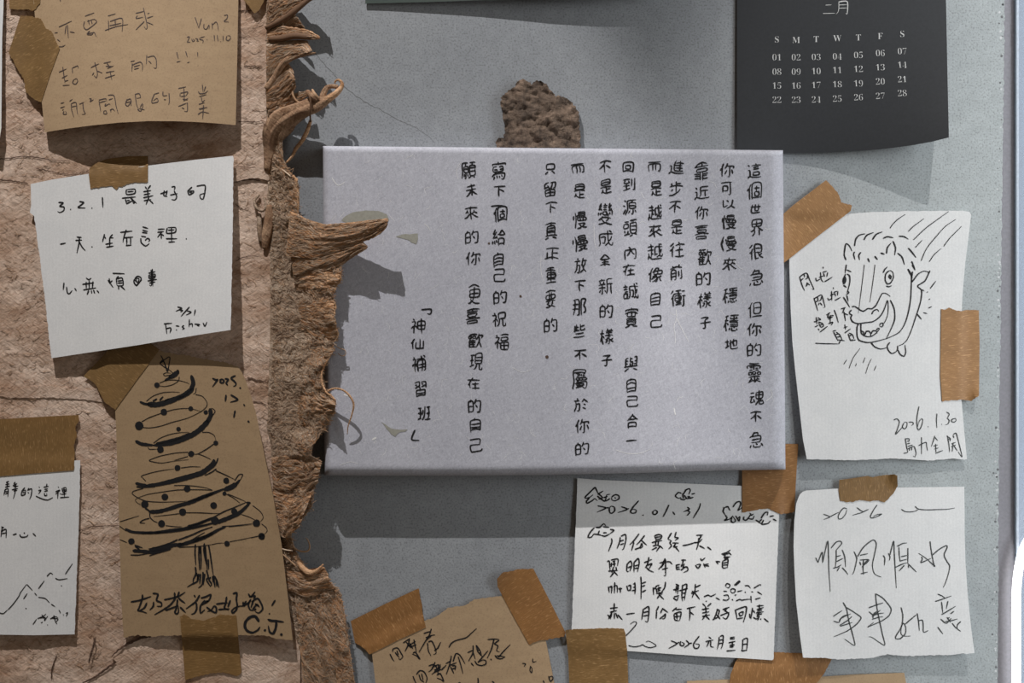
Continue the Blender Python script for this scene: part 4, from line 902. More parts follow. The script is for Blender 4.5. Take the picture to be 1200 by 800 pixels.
# --- H: white card with the horse
def hH(x, y):
    u, v = bilin(x, y, 928, 1130, 247, 539); return 3.2 + 3*v + 6*(1-u)*v + 3*u*(1-v)
polyH = [(925, 254)] + torn([(960, 252), (995, 250.5), (1022, 248.3), (1060, 247.3), (1128, 246.7)], 0.35, 3, 2) + [(1136, 248.2), (1138, 251.5), (1136, 270), (1131, 310), (1128, 345), (1125.5, 400), (1125, 440), (1127, 470), (1130, 505), (1133.2, 537.5)] + torn([(1133, 539), (1118, 537), (1090, 539.5), (1050, 537), (1000, 539), (945.5, 538)], 0.6, 2.2, 4)[1:] + [(941, 515), (936.5, 475), (932, 435), (928.5, 400), (926.5, 360), (925, 310)]
cH = card('white_card', polyH, hH, WHITE, 'tall white card with a grinning horse head drawn in black, right of the panel')
p0 = (970, 250); p1 = (1020, 240); p2 = (980, 310); p3 = (980, 360)
write('drawing', cH, hH, INK, [
 (p0, 1.0, "730,175 760,130 820,70 910,10/945,210 1000,155 1060,110 1130,60/1025,400 1110,310"),
 (p0, 1.75, "315,380 330,300 370,255 440,238/425,310 460,255 540,222/525,305 570,245 640,215/650,293 700,272 770,285/835,268 890,270 945,300/215,545 195,490 200,420 215,355 255,380 285,440/315,450 305,480 320,540/390,455 365,490 375,545/470,525 490,570/550,500 585,540/620,462 665,478/690,470 700,400 745,345/765,325 795,400 785,490/820,465 870,510 900,600/945,405 985,450 1035,515/985,560 1025,660/940,650 985,740/990,685 985,790"),
 (p1, 1.0, "505,410 640,280 760,190 920,75/595,655 660,510 780,360 880,250 1000,170/690,665 750,580 830,510/860,485 930,390 1070,250"),
 (p2, 1.6, "120,0 110,60 105,100/125,60 175,85/85,240 120,265/125,110 155,130 160,200 140,290 125,330/130,310 150,325 115,355/110,110 80,180 85,230/550,95 570,55 600,25/620,70 580,110 575,180 600,225 640,210 670,150 665,95 640,70 620,70/585,250 620,258 650,245/85,380 160,500/125,360 140,430/185,495 220,490 310,545 370,515 420,515 470,470 520,370 545,335 590,340 635,372/180,530 155,560 165,580 185,590 170,620 190,665 250,690 340,680 435,665 510,610 560,530 600,420 610,500 600,600 560,690/415,580 440,540 480,525 500,550/635,415 680,520 685,640 640,760 590,860/840,50 880,120 880,250 870,420 840,580 800,700 740,790 650,840 580,870/895,80 885,200 960,110 1030,75 1090,90/1100,70 1085,100 1040,190 955,250 1000,300 995,400 970,500 930,620 880,770 830,880 780,930 730,950/945,575 1000,640/890,0 925,65"),
 (p2, 4.4, "100,140 95,220/625,120 638,165"),
 (p2, 1.2, "1010,290 1030,310/1060,325 1075,315/1100,280 1170,190/1085,410 1100,400/1080,510 1120,490/1020,560 1065,573"),
 (p2, 0.9, "330,0 300,250 260,570/455,0 430,200 395,440"),
 (p3, 1.6, "265,190 245,230 245,330 270,385 350,410 420,408 500,390 590,365/290,185 290,270 300,310 350,340 410,340 470,300 510,250/290,275 320,290 330,330/340,320 350,285 385,280 405,310 400,340/410,310 430,275 470,280 480,305/470,270 490,245 510,250/510,210 520,190 545,185 550,210 530,230 510,215/410,415 450,460 520,488 600,470/630,410 600,450 610,500 650,540 700,520 720,490/725,500 750,550 795,572 815,520 805,440/720,450 720,500"),
 (p3, 0.85, "150,715 200,590 280,480/90,665 125,610/225,690 240,655/315,650 340,585/345,775 380,670 415,600/445,740 470,680")])
q0 = (925, 300); q1 = (925, 370); q2 = (1030, 470)
write('handwriting', cH, hH, INK, [
 (q0, 1.4, "120,240 150,340 180,405/120,245 175,205 210,205 240,280 290,390 265,380/130,290 165,260/175,210 180,250/215,215 210,260 185,270/210,310 200,350/205,310 240,340/195,355 215,330/310,255 320,290 365,265/365,190 375,270 400,305/350,250 400,230/395,125 400,145/390,190 440,175/400,200 415,240/450,190 440,240/415,300 505,245/290,490 310,560 335,640/290,500 370,455 390,480 410,560 420,595 400,600/310,540 340,515/330,480 340,520/380,470 370,510 345,530/350,550 340,575/360,545 385,575/450,490 465,515 500,490/495,410 500,520/480,460 530,440/515,365 520,385/520,425 560,410/530,430 545,470/570,410 565,460/535,520 605,480")])
write('handwriting', cH, hH, INK, [
 (q0, 1.4, "435,690 480,660/465,670 450,720 500,690/480,690 480,790/455,740 510,710/460,790 510,770/500,690 520,700/525,630 550,690 575,780/605,620 660,600/650,605 620,670/640,650 660,760/645,670 690,690"),
 (q1, 1.4, "290,70 330,60/315,15 325,100/300,130 340,110/335,20 370,40/330,50 370,45/340,70 390,90 400,120 370,130 345,80/350,110 390,100/360,190 450,120/340,150 350,170/455,20 510,10/460,90 510,75 490,110/510,180 550,170/520,190 550,250 570,290/550,190 590,220 620,280/540,220 580,210/555,250 600,240/570,280 650,290/600,290 580,330/650,100 660,160/640,140 680,125/650,200 720,150/690,210 720,290 740,270/700,200 740,220 760,270/700,235 730,225/715,290 780,280/305,320 400,325 580,328")])
write('handwriting', cH, hH, PENCIL, [
 (q2, 1.2, "175,220 210,205 240,240 220,320 195,385 270,310 290,260/290,260 275,300 300,325 325,300 330,250 300,245 290,270/350,245 395,245 405,265 380,285/470,60 445,200 450,310 470,335 500,290 515,220 500,205 470,240 455,300/575,297 580,300/680,145 675,230 680,310/735,268 738,270/790,125 825,150 800,200/800,200 825,225 810,265 780,275/900,200 860,210 850,235 880,245 905,225 900,200/305,440 355,440 350,470/310,440 325,530 340,600/330,470 360,465/330,500 365,490/335,530 400,510/290,610 340,600/340,560 410,530 435,600 425,650 400,640/360,540 360,580/385,540 385,575/465,520 550,480 560,520 570,580/500,420 500,520 500,620/655,405 640,460 615,530/655,420 690,460/640,525 690,510/665,500 670,600/650,560 700,545/665,610 750,575/800,400 820,500 830,595/800,410 840,440 830,470/805,450 840,440/870,395 905,375 940,500 975,650 930,590/870,400 880,430/850,500 900,480/850,530 900,510/870,490 860,590/880,520 920,580")])

# --- cards that only show an edge
cK = tag(sheet('white_card', [(-120, -40), (5, -40), (4, 10), (2.5, 45), (1.5, 150), (-2, 172), (-120, 175)], lambda x, y: 13+6*bilin(x, y, -100, 4, -40, 170)[1], 0.9, 14, WHITE),
         'white card showing only a sliver of its right edge, at the top left corner', 'note card')
cL = tag(sheet('kraft_card', torn([(805, 797.5), (850, 796), (905, 795), (957, 793)], 0.7, 2, 3) + [(1000, 790), (1059.5, 788), (1062, 800), (1068, 870), (806, 870)], lambda x, y: 2.5+1.5*bilin(x, y, 806, 1060, 788, 860)[1], 0.9, 12, KRAFT),
         'kraft card showing only its top edge, below the large cursive card', 'note card')
def hT(x, y):
    u, v = bilin(x, y, 428, 782, -120, 5); return 2.5 + v*(1.5+21*u**1.3)
tag(sheet('green_card', [(430, -120), (786, -120), (784, -14), (740, -9), (690, -4), (640, -1), (560, 0.5), (500, 2.5), (428, 4.2)], hT, 0.9, 14, m_plain('dark_green_card', (0.05, 0.07, 0.06), 0.6)),
    'dark card showing only its bottom edge, along the top of the frame', 'note card')

# --- calendar
def hI(x, y):
    u, v = bilin(x, y, 864, 1112, -60, 178); return 2.6 + 2.5*v + 37*max(0, u-0.12)**2.1/0.88**2.1*(0.12+0.88*v*v)
polyI = [(863.5, -60), (1108, -60), (1108.6, 0), (1110.2, 80), (1112, 161), (1092, 166), (1070, 170), (1045, 173.4), (1020, 176), (985, 178.2), (950, 179.4), (863.8, 180.5)]
cI = card('wall_calendar', polyI, hI, CAL, 'dark charcoal calendar page printed with white dates, curling off the wall', 'calendar', 0.9, 8)
geo = ([], [])
CX = [910.4, 933, 956.5, 981.2, 1006, 1031.6, 1057.3]
rows = [[142, 144, 141, 138, 135, 130, 122], [206, 206, 205, 203, 198, 191, 184], [258, 258, 256, 252, 248, 242, 233], [308, 308, 306, 303, 300, 293, 285], [359, 359, 358, 355, 350, 345, 335]]
BD = {c: chr(0x1D7CE+i) for i, c in enumerate('0123456789')}; BD.update({c: chr(0x1D400+ord(c)-65) for c in 'SMTWF'})
for i in range(7):
    put_glyph(geo, BD['SMTWTFS'[i]], CX[i], rows[0][i]/3.076, 10.2, 10.6, hI, 0.02*i*0.3, 0, 0, -0.011, 0.3)
write_rows = []
link('weekday_row', geo[0], geo[1], CALT, cI, False)
for r in range(4):
    geo = ([], [])
    for i in range(7):
        sday = '%02d' % (r*7+i+1); y = rows[r+1][i]/3.076
        for k in (0, 1):
            put_glyph(geo, BD[sday[k]], CX[i]-2.85+5.7*k, y, 10.4, 10.6, hI, 0.012*i, 0.02, 0, -0.0235, 0.3)
    link('date_row', geo[0], geo[1], CALT, cI, False)
write('month_name', cI, hI, CALT, [((964, 0), 0.75, "35,60 105,57/5,158 145,155"), ((964, 0), 0.8, "190,20 190,100 180,140 160,165/192,58 286,55/192,96 286,93"), ((964, 0), 1.25, "190,22 288,20 288,160 270,155")])

# ------------------------------------------------------------------ paper-wrapped panel
PX0, PX1, PY0, PY1 = 379.0, 920.0, 171.5, 556.0
def panel_corner(u, v):
    """outer outline, slightly out of square like the photograph"""
    xl = 378.5+(380-378.5)*v; xr = 917.5+(920.5-917.5)*v
    yt = 171.0+(176.0-171.0)*u; yb = 557.0+(550.0-557.0)*u
    yb += 4.5*math.sin(math.pi*min(1, u*1.15))*0.6
    yt -= 0.0
    return xl+(xr-xl)*u, yt+(yb-yt)*v
HP = 37.0
pan = empty('wrapped_panel', P(650, 365, 0), 'panel wrapped in pale rice paper with columns of black characters, in the centre', 'panel')
def panel_geo():
    us = [0, 0.002, 0.004, 0.007, 0.011, 0.016] + [0.016+(0.958-0.016)*i/56 for i in range(1, 57)] + [0.963, 0.968, 0.974, 0.98, 0.986, 0.992, 0.996, 1.0]
    vs = [0, 0.003, 0.006, 0.011, 0.018, 0.026] + [0.026+(0.955-0.026)*i/40 for i in range(1, 41)] + [0.962, 0.970, 0.977, 0.984, 0.990, 0.995, 1.0]
    V = []; F = []
    def hgt(x, y, u, v):
        dl = u*540; dr = (1-u)*540; dt = v*384; db = (1-v)*384
        h = HP
        for d, r, dep in ((dl, 7, 12), (dr, 15, 14), (dt, 5, 9), (db, 11, 11)):
            if d < r: h -= dep*(1-math.sqrt(max(0, 1-((r-d)/r)**2)))
        h += 0.25*nz(x*0.02, y*0.02, 3)
        return h
    nu, nv = len(us), len(vs)
    for v in vs:
        for u in us:
            x, y = panel_corner(u, v); V.append(P(x, y, hgt(x, y, u, v)))
    for j in range(nv-1):
        for i in range(nu-1): F.append([j*nu+i, (j+1)*nu+i, (j+1)*nu+i+1, j*nu+i+1])
    ring = [i for i in range(nu)]+[j*nu+nu-1 for j in range(1, nv)]+[(nv-1)*nu+i for i in range(nu-2, -1, -1)]+[j*nu for j in range(nv-2, 0, -1)]
    b = len(V)
    for k in ring: q = V[k].copy(); q.y = -1.2*S; V.append(q)
    for k in range(len(ring)):
        k2 = (k+1) % len(ring); F.append([ring[k], ring[k2], b+k2, b+k])
    return V, F
V, F = panel_geo()
link('paper_wrap', V, F, RICE, pan, True)
hPn = lambda x, y: HP + 0.25*nz(x*0.02, y*0.02, 3)
COLS = [
 [('這', 884, 200), ('個', 884, 224), ('世', 885, 244), ('界', 887, 267), ('很', 886, 295), ('急', 887, 325), ('但', 885, 363), ('你', 884, 386), ('的', 884, 409.5), ('靈', 884, 437), ('魂', 887, 466), ('不', 886, 489), ('急', 886.5, 515)],
 [('你', 852, 199), ('可', 852, 221), ('以', 854, 239), ('慢', 854, 260), ('慢', 854.5, 285), ('來', 855, 309), ('穩', 856, 346), ('穩', 857, 378), ('地', 857, 402.6)],
 [('靠', 822, 201), ('近', 822.5, 225.5), ('你', 822, 249), ('喜', 822.5, 272), ('歡', 826, 301), ('的', 824.5, 326), ('樣', 826, 351), ('子', 826.6, 378)],
 [('進', 793, 196), ('步', 792, 221), ('不', 791, 243), ('是', 793, 266), ('往', 793, 292), ('前', 793, 319), ('衝', 795, 349)],
 [('而', 767, 195), ('是', 769, 221), ('越', 767.5, 249), ('來', 767.5, 270), ('越', 767.5, 295), ('像', 768, 322), ('自', 768, 350), ('己', 769.7, 376.5)],
 [('回', 736, 196), ('到', 737, 216), ('源', 738, 242.5), ('頭', 739, 267.5), ('內', 739, 296), ('在', 737, 316), ('誠', 739, 341), ('實', 740, 372), ('與', 739.7, 426), ('自', 740, 451), ('己', 741.6, 470), ('合', 741, 493), ('一', 740, 516)],
 [('不', 709, 196), ('是', 710, 219), ('變', 709, 250), ('成', 710, 279), ('全', 709, 304), ('新', 710, 335), ('的', 710.5, 364), ('樣', 711, 394), ('子', 711, 422)],
 [('而', 677.5, 197.5), ('是', 679, 224), ('慢', 679.5, 257.5), ('慢', 680, 285), ('放', 680.5, 311), ('下', 679.5, 335), ('那', 679, 360), ('些', 679, 386.7), ('不', 680, 416), ('屬', 679, 444), ('於', 681, 473.6), ('你', 682, 499), ('的', 682, 525)],
 [('只', 644.5, 198), ('留', 644.5, 222), ('下', 645.5, 244), ('真', 645.5, 270), ('正', 647, 297), ('重', 645.5, 322), ('要', 645, 351), ('的', 645.4, 380.6)],
 [('寫', 584, 200), ('下', 585, 224), ('一', 582.5, 241), ('個', 586, 251), ('給', 585, 277.5), ('自', 584, 304), ('己', 586, 322.5), ('的', 586, 347.5), ('祝', 585, 374), ('福', 587.5, 400)],
 [('願', 549, 200), ('未', 552, 222.5), ('來', 552, 249), ('的', 553, 277.5), ('你', 554.5, 302.5), ('更', 555.5, 346), ('喜', 554, 370), ('歡', 557, 398.5), ('現', 558, 424), ('在', 555, 449), ('的', 556, 475.5), ('自', 557, 497.5), ('己', 558, 522)],
 [('「', 495, 363), ('神', 490, 382), ('仙', 489, 402.6), ('補', 491, 426), ('習', 492.6, 456), ('班', 497, 484), ('」', 487, 510)]]
# pen strokes of each character: lists of x, y pairs in a 0-100 box
GS = {
 '下': [[85, 54, 57, 36, 48, 34], [48, 91, 48, 8], [92, 7, 8, 7]],
 '不': [[91, 60, 61, 36], [89, 8, 10, 8], [55, 8, 49, 26, 51, 91], [49, 31, 41, 32, 30, 46, 9, 61]],
 '世': [[92, 33, 8, 33], [49, 8, 51, 69, 77, 68, 77, 9], [90, 92, 23, 92, 23, 10]],
 '些': [[14, 18, 14, 54], [93, 41, 89, 52, 61, 51, 59, 44, 59, 8], [45, 24, 30, 24], [47, 49, 7, 55], [30, 51, 30, 8], [80, 70, 21, 70], [9, 92, 92, 92], [89, 20, 59, 28]],
 '仙': [[92, 31, 92, 93], [20, 36, 14, 38, 8, 45], [32, 7, 20, 32, 21, 93], [92, 86, 41, 86, 41, 31], [67, 86, 67, 9]],
 '以': [[39, 14, 51, 32], [91, 91, 67, 67], [78, 8, 75, 39, 67, 67, 63, 68, 54, 80, 37, 91], [15, 11, 15, 75, 41, 63]],
 '但': [[21, 93, 20, 32, 31, 8], [93, 89, 34, 89], [8, 45, 14, 38, 20, 36], [44, 40, 44, 69, 84, 68, 83, 14, 44, 14, 44, 40], [84, 40, 44, 40]],
 '你': [[82, 49, 91, 78], [30, 7, 20, 32, 21, 93], [7, 49, 13, 38, 20, 36], [38, 78, 51, 51], [90, 40, 91, 26, 46, 26], [51, 7, 46, 26, 37, 41], [66, 26, 66, 90, 56, 93]],
 '來': [[7, 85, 20, 82, 43, 61, 64, 54, 72, 44, 75, 31], [89, 56, 72, 44], [49, 92, 49, 7], [93, 85, 84, 84, 56, 60, 52, 59], [90, 21, 11, 21], [14, 56, 24, 44, 28, 31], [24, 44, 34, 52]],
 '個': [[40, 87, 93, 87], [40, 93, 40, 11, 93, 11, 93, 92], [8, 47, 11, 39, 20, 34], [67, 22, 67, 51], [22, 93, 20, 32, 29, 7], [83, 33, 51, 33], [67, 51, 78, 51, 78, 71, 55, 72, 55, 51, 67, 51]],
 '像': [[20, 93, 18, 34, 28, 8], [28, 31, 40, 26, 85, 26, 85, 44, 57, 44, 54, 47, 53, 44, 39, 44, 39, 28], [49, 11, 69, 14, 61, 44], [39, 28, 40, 22, 54, 5], [8, 48, 10, 41, 18, 36], [34, 60, 44, 56, 54, 47], [34, 74, 61, 60], [77, 62, 85, 79, 92, 85], [86, 55, 67, 64, 64, 72, 48, 83, 32, 89], [54, 47, 64, 64, 68, 76, 66, 89, 55, 93]],
 '內': [[8, 92, 9, 28, 47, 28, 49, 31, 53, 28, 91, 28, 91, 90, 76, 92], [22, 67, 36, 56, 49, 31], [34, 8, 45, 18, 62, 53, 78, 67]],
 '全': [[76, 69, 24, 69], [51, 92, 51, 47], [10, 44, 18, 40, 49, 13, 82, 40, 91, 44], [18, 40, 23, 46, 51, 47, 77, 46, 82, 40], [89, 92, 13, 92]],
 '到': [[57, 79, 8, 89], [32, 84, 32, 49], [56, 13, 8, 13], [78, 92, 90, 92, 92, 89, 92, 8], [54, 60, 10, 60], [70, 15, 70, 70], [25, 13, 15, 38], [44, 23, 55, 41], [49, 36, 15, 38]],
 '前': [[13, 71, 45, 71], [13, 93, 14, 39, 45, 40, 44, 91, 34, 93], [45, 55, 13, 55], [22, 7, 31, 15, 32, 23], [64, 41, 64, 75], [92, 23, 8, 23], [69, 23, 71, 13, 77, 7], [72, 93, 85, 90, 85, 38]],
 '只': [[92, 91, 69, 69, 61, 68], [10, 90, 24, 80, 34, 68], [22, 48, 82, 48, 82, 8, 20, 7, 18, 48, 22, 48]],
 '可': [[8, 8, 92, 8], [79, 8, 78, 90, 61, 92], [18, 74, 18, 32, 53, 32, 53, 64, 18, 64]],
 '合': [[51, 14, 46, 15, 24, 36, 10, 41], [51, 14, 52, 8], [51, 14, 77, 34, 90, 40], [24, 36, 28, 40, 71, 40, 77, 34], [23, 87, 77, 87], [23, 93, 24, 59, 76, 59, 77, 87]],
 '喜': [[32, 51, 32, 62], [32, 51, 69, 51], [32, 51, 23, 48, 24, 37, 76, 37, 77, 48, 69, 51], [49, 7, 49, 25], [10, 14, 90, 14], [79, 90, 21, 90], [79, 90, 77, 75, 23, 75, 21, 90], [67, 62, 69, 51], [92, 63, 7, 63], [17, 25, 83, 25]],
 '回': [[92, 91, 91, 7, 8, 8, 8, 91], [8, 86, 92, 86], [38, 32, 67, 32, 66, 62, 32, 62, 32, 32, 38, 32]],
 '在': [[92, 91, 38, 91], [23, 54, 13, 56], [45, 7, 23, 47, 23, 92], [43, 55, 87, 55], [10, 22, 92, 22], [64, 91, 64, 36]],
 '地': [[37, 48, 46, 46, 47, 41, 89, 28, 87, 64, 79, 68], [68, 71, 68, 7], [46, 17, 48, 91, 86, 92, 90, 91, 93, 80], [32, 32, 7, 32], [20, 70, 20, 8], [33, 66, 22, 69, 7, 79]],
 '子': [[32, 92, 49, 90, 51, 32, 72, 17, 76, 10], [76, 10, 17, 8], [92, 49, 8, 49]],
 '實': [[93, 34, 7, 34], [76, 34, 75, 26, 25, 26, 24, 34], [91, 92, 63, 86, 62, 83], [21, 71, 78, 71], [21, 71, 23, 80, 61, 80, 62, 83, 62, 80, 78, 79, 78, 71], [21, 71, 21, 62], [51, 26, 49, 44], [10, 92, 38, 86], [89, 24, 89, 16, 51, 15, 10, 16, 10, 24], [78, 62, 78, 71], [78, 62, 21, 62], [78, 62, 77, 54, 22, 54, 21, 62], [76, 34, 76, 43, 72, 45, 24, 45, 24, 34], [47, 7, 49, 15], [38, 86, 38, 80]],
 '寫': [[59, 41, 80, 41], [55, 76, 60, 86], [59, 30, 80, 30, 79, 54, 23, 54, 23, 31, 46, 26], [41, 77, 44, 89], [36, 55, 32, 66], [92, 25, 92, 16, 53, 15, 10, 16, 10, 25], [29, 78, 23, 90], [75, 83, 69, 75], [44, 41, 23, 41], [10, 76, 31, 66, 89, 67, 85, 92, 71, 93, 68, 91], [49, 8, 52, 15]],
 '屬': [[86, 37, 71, 34], [60, 34, 60, 26], [71, 86, 70, 79, 75, 77, 74, 70, 21, 70], [33, 69, 34, 79, 70, 79], [41, 57, 33, 64, 33, 69], [49, 52, 90, 53, 91, 44, 30, 44, 30, 52, 39, 53, 43, 62, 92, 62, 89, 91, 79, 92, 71, 86], [17, 18, 87, 18], [10, 95, 9, 89, 16, 61, 17, 7, 90, 6, 91, 18, 87, 18], [29, 91, 71, 86], [30, 26, 44, 26, 48, 32, 31, 38], [87, 18, 86, 25, 74, 28], [49, 44, 49, 52], [49, 52, 43, 54, 41, 57], [55, 87, 55, 62], [69, 52, 69, 44]],
 '己': [[8, 8, 77, 8, 77, 49], [91, 75, 87, 87, 76, 92, 25, 92, 10, 87, 10, 43, 77, 43]],
 '往': [[93, 89, 37, 89], [87, 56, 44, 56], [66, 89, 66, 26], [21, 48, 14, 49, 8, 55], [30, 30, 21, 46, 22, 92], [61, 8, 66, 17], [90, 26, 39, 26], [9, 25, 29, 7]],
 '很': [[90, 90, 71, 76, 61, 49], [71, 71, 87, 60], [28, 7, 10, 25], [21, 46, 8, 55], [29, 31, 21, 45, 22, 93], [44, 90, 62, 86], [44, 90, 44, 11, 84, 11, 83, 49, 44, 49], [44, 30, 84, 30]],
 '急': [[22, 46, 79, 46], [7, 32, 16, 29, 79, 32, 77, 61, 17, 61], [91, 87, 83, 72], [15, 77, 9, 90], [37, 6, 32, 14, 21, 23, 20, 29], [57, 80, 48, 70], [30, 76, 30, 87, 34, 92, 69, 92, 74, 83], [32, 14, 63, 15, 60, 30]],
 '慢': [[31, 36, 29, 23], [10, 25, 7, 46, 8, 49], [94, 90, 86, 92, 69, 86, 68, 84, 59, 84, 47, 72, 46, 66], [68, 84, 82, 71, 82, 66, 37, 66], [59, 84, 54, 89, 34, 93], [20, 92, 20, 7], [43, 20, 84, 20], [43, 20, 44, 30, 84, 30, 84, 20], [43, 20, 44, 9, 83, 9, 84, 20], [71, 40, 89, 40, 90, 54, 37, 53, 38, 40, 71, 40], [54, 54, 54, 40], [71, 54, 71, 40]],
 '成': [[67, 66, 75, 62, 84, 39], [59, 7, 60, 36, 67, 75, 82, 91, 90, 89, 92, 75], [46, 90, 67, 75], [70, 8, 74, 7, 85, 16], [92, 24, 17, 24, 15, 75, 8, 90], [16, 44, 43, 44, 40, 75, 37, 78, 25, 75]],
 '放': [[26, 92, 34, 92, 39, 85, 41, 44, 21, 44], [45, 23, 10, 23], [21, 23, 20, 66, 9, 91], [61, 25, 92, 25], [64, 7, 57, 38, 51, 48], [57, 38, 67, 62, 71, 66, 71, 74, 90, 91], [49, 91, 71, 74], [26, 7, 28, 14], [71, 66, 82, 47, 84, 25]],
 '新': [[82, 93, 82, 41], [8, 17, 46, 17], [16, 25, 17, 32], [45, 79, 40, 69], [48, 41, 7, 41], [36, 40, 39, 26], [8, 82, 15, 68], [46, 57, 7, 57], [22, 92, 28, 89, 28, 41], [29, 16, 26, 7], [52, 93, 59, 66, 59, 17, 90, 11], [93, 41, 59, 41]],
 '於': [[59, 76, 77, 87], [18, 45, 38, 45, 36, 86, 30, 92, 22, 89], [9, 97, 9, 89, 17, 64, 18, 24], [41, 24, 9, 24], [76, 56, 64, 48], [69, 8, 69, 16, 57, 31], [23, 8, 26, 14, 26, 24], [90, 38, 69, 16]],
 '是': [[90, 49, 9, 49], [20, 21, 21, 36, 79, 34, 78, 6, 22, 6, 20, 21], [79, 21, 20, 21], [90, 91, 54, 91, 37, 85, 24, 74], [51, 87, 51, 49], [15, 85, 24, 74, 25, 62], [84, 68, 51, 68]],
 '更': [[17, 40, 18, 59, 82, 59, 83, 23, 18, 23, 17, 40], [83, 40, 17, 40], [89, 7, 9, 7], [6, 90, 13, 91, 22, 89, 34, 79], [49, 8, 49, 57, 40, 79], [90, 91, 62, 90, 44, 84, 40, 79, 34, 79, 23, 67]],
 '未': [[51, 52, 21, 79, 7, 84], [10, 48, 45, 48, 51, 52, 56, 48, 90, 48], [83, 24, 17, 24], [51, 52, 76, 76, 93, 84], [51, 92, 51, 7]],
 '樣': [[21, 45, 29, 47, 34, 59], [23, 92, 23, 7], [90, 17, 44, 17], [55, 17, 52, 7], [40, 43, 91, 43], [47, 30, 87, 30], [77, 54, 61, 48, 62, 44], [62, 44, 66, 40, 66, 18], [48, 59, 66, 60, 66, 91, 56, 93], [77, 17, 79, 8], [7, 75, 15, 52, 21, 45], [93, 89, 83, 84, 76, 74, 67, 70], [9, 29, 33, 29], [38, 90, 48, 83, 54, 71, 39, 70], [76, 74, 89, 64]],
 '歡': [[15, 75, 49, 75], [15, 93, 15, 56, 20, 46, 18, 39], [54, 13, 8, 13], [75, 36, 75, 61, 59, 91], [51, 52, 17, 52], [36, 89, 33, 46], [41, 17, 41, 7], [20, 17, 20, 7], [16, 89, 51, 89, 59, 91], [92, 92, 75, 61], [15, 61, 14, 59, 9, 62], [18, 39, 25, 39, 25, 25, 10, 25, 10, 39, 18, 39], [49, 63, 16, 63, 15, 61], [66, 23, 92, 23, 86, 44], [51, 39, 53, 41, 59, 40, 67, 21, 68, 7], [51, 39, 51, 25, 36, 26, 37, 39, 51, 39]],
 '正': [[8, 92, 92, 92], [22, 92, 22, 39], [85, 47, 53, 47], [87, 8, 11, 8], [53, 92, 53, 8]],
 '步': [[30, 51, 18, 64], [92, 38, 8, 38], [83, 17, 52, 17], [52, 7, 52, 70, 56, 76], [24, 16, 24, 38], [10, 92, 31, 89, 54, 78, 71, 67, 80, 53]],
 '源': [[84, 71, 91, 85], [52, 72, 44, 86], [28, 93, 26, 89, 32, 78, 37, 57, 37, 11, 91, 10], [22, 63, 10, 90], [71, 18, 68, 20, 67, 28], [51, 43, 87, 43], [87, 43, 86, 59, 51, 59, 51, 29, 87, 29, 87, 43], [59, 93, 68, 91, 68, 59], [14, 8, 24, 14], [7, 37, 20, 41]],
 '班': [[30, 14, 9, 14], [20, 14, 20, 79], [91, 14, 66, 14], [77, 14, 77, 89], [38, 91, 49, 79, 55, 61, 55, 7], [9, 47, 29, 47], [37, 56, 41, 29], [93, 89, 59, 89], [30, 78, 8, 84], [68, 51, 90, 51]],
 '現': [[36, 8, 9, 8], [22, 8, 22, 69], [56, 59, 86, 57, 86, 7, 47, 8, 47, 57, 56, 59], [56, 59, 51, 80, 44, 87, 36, 91], [72, 59, 74, 90, 91, 91, 93, 80], [10, 37, 34, 37], [86, 24, 47, 24], [37, 66, 8, 75], [47, 41, 86, 41]],
 '界': [[67, 91, 67, 62, 72, 57], [94, 63, 89, 66, 72, 57, 64, 51, 62, 44], [18, 90, 24, 87, 33, 75, 34, 63, 28, 56], [80, 24, 18, 24], [49, 41, 49, 7], [49, 41, 80, 41, 80, 7, 18, 7, 18, 41, 49, 41], [7, 64, 14, 64, 28, 56, 38, 44]],
 '留': [[83, 89, 83, 56, 18, 56, 18, 89], [51, 56, 51, 89], [11, 43, 39, 37], [11, 43, 11, 15, 38, 7, 41, 9], [83, 89, 18, 89], [45, 45, 36, 28, 31, 24], [83, 72, 18, 72], [76, 45, 84, 45, 89, 41, 91, 11, 55, 11], [45, 45, 52, 45, 61, 36, 67, 11]],
 '的': [[72, 64, 59, 47], [68, 92, 84, 92, 89, 83, 92, 23, 59, 23], [7, 53, 38, 53], [7, 92, 7, 24, 38, 24, 38, 83, 7, 84], [24, 7, 20, 23], [51, 38, 59, 23, 63, 8]],
 '真': [[89, 16, 10, 16], [51, 7, 47, 28], [92, 75, 7, 75], [22, 51, 77, 51], [22, 74, 24, 28, 76, 28, 77, 74], [77, 39, 22, 39], [8, 92, 36, 84], [63, 84, 92, 92], [77, 61, 22, 61]],
 '祝': [[56, 46, 86, 46, 86, 13, 46, 14, 46, 46, 56, 46], [56, 46, 52, 76, 46, 86, 37, 91], [23, 51, 31, 52, 37, 60, 37, 66], [24, 24, 32, 24, 32, 31, 23, 51, 15, 53, 7, 62], [74, 46, 75, 91, 90, 92, 93, 79], [24, 24, 9, 24], [24, 24, 25, 15, 20, 7], [23, 92, 23, 51]],
 '神': [[24, 51, 17, 53, 8, 62], [24, 93, 24, 51, 34, 25, 10, 24], [48, 44, 92, 44], [48, 66, 49, 23, 92, 23, 92, 66], [70, 7, 70, 93], [92, 66, 48, 66], [29, 16, 22, 7], [24, 51, 30, 52, 37, 57, 38, 64]],
 '福': [[24, 16, 21, 7], [92, 71, 47, 71], [69, 89, 69, 55], [7, 68, 11, 60, 26, 49, 36, 29, 34, 25, 11, 25], [26, 49, 39, 59, 47, 59, 47, 55, 92, 55, 92, 89], [23, 54, 24, 93], [93, 11, 46, 11], [47, 89, 47, 59], [92, 89, 47, 89], [52, 31, 52, 41, 87, 40, 87, 24, 52, 24, 52, 31]],
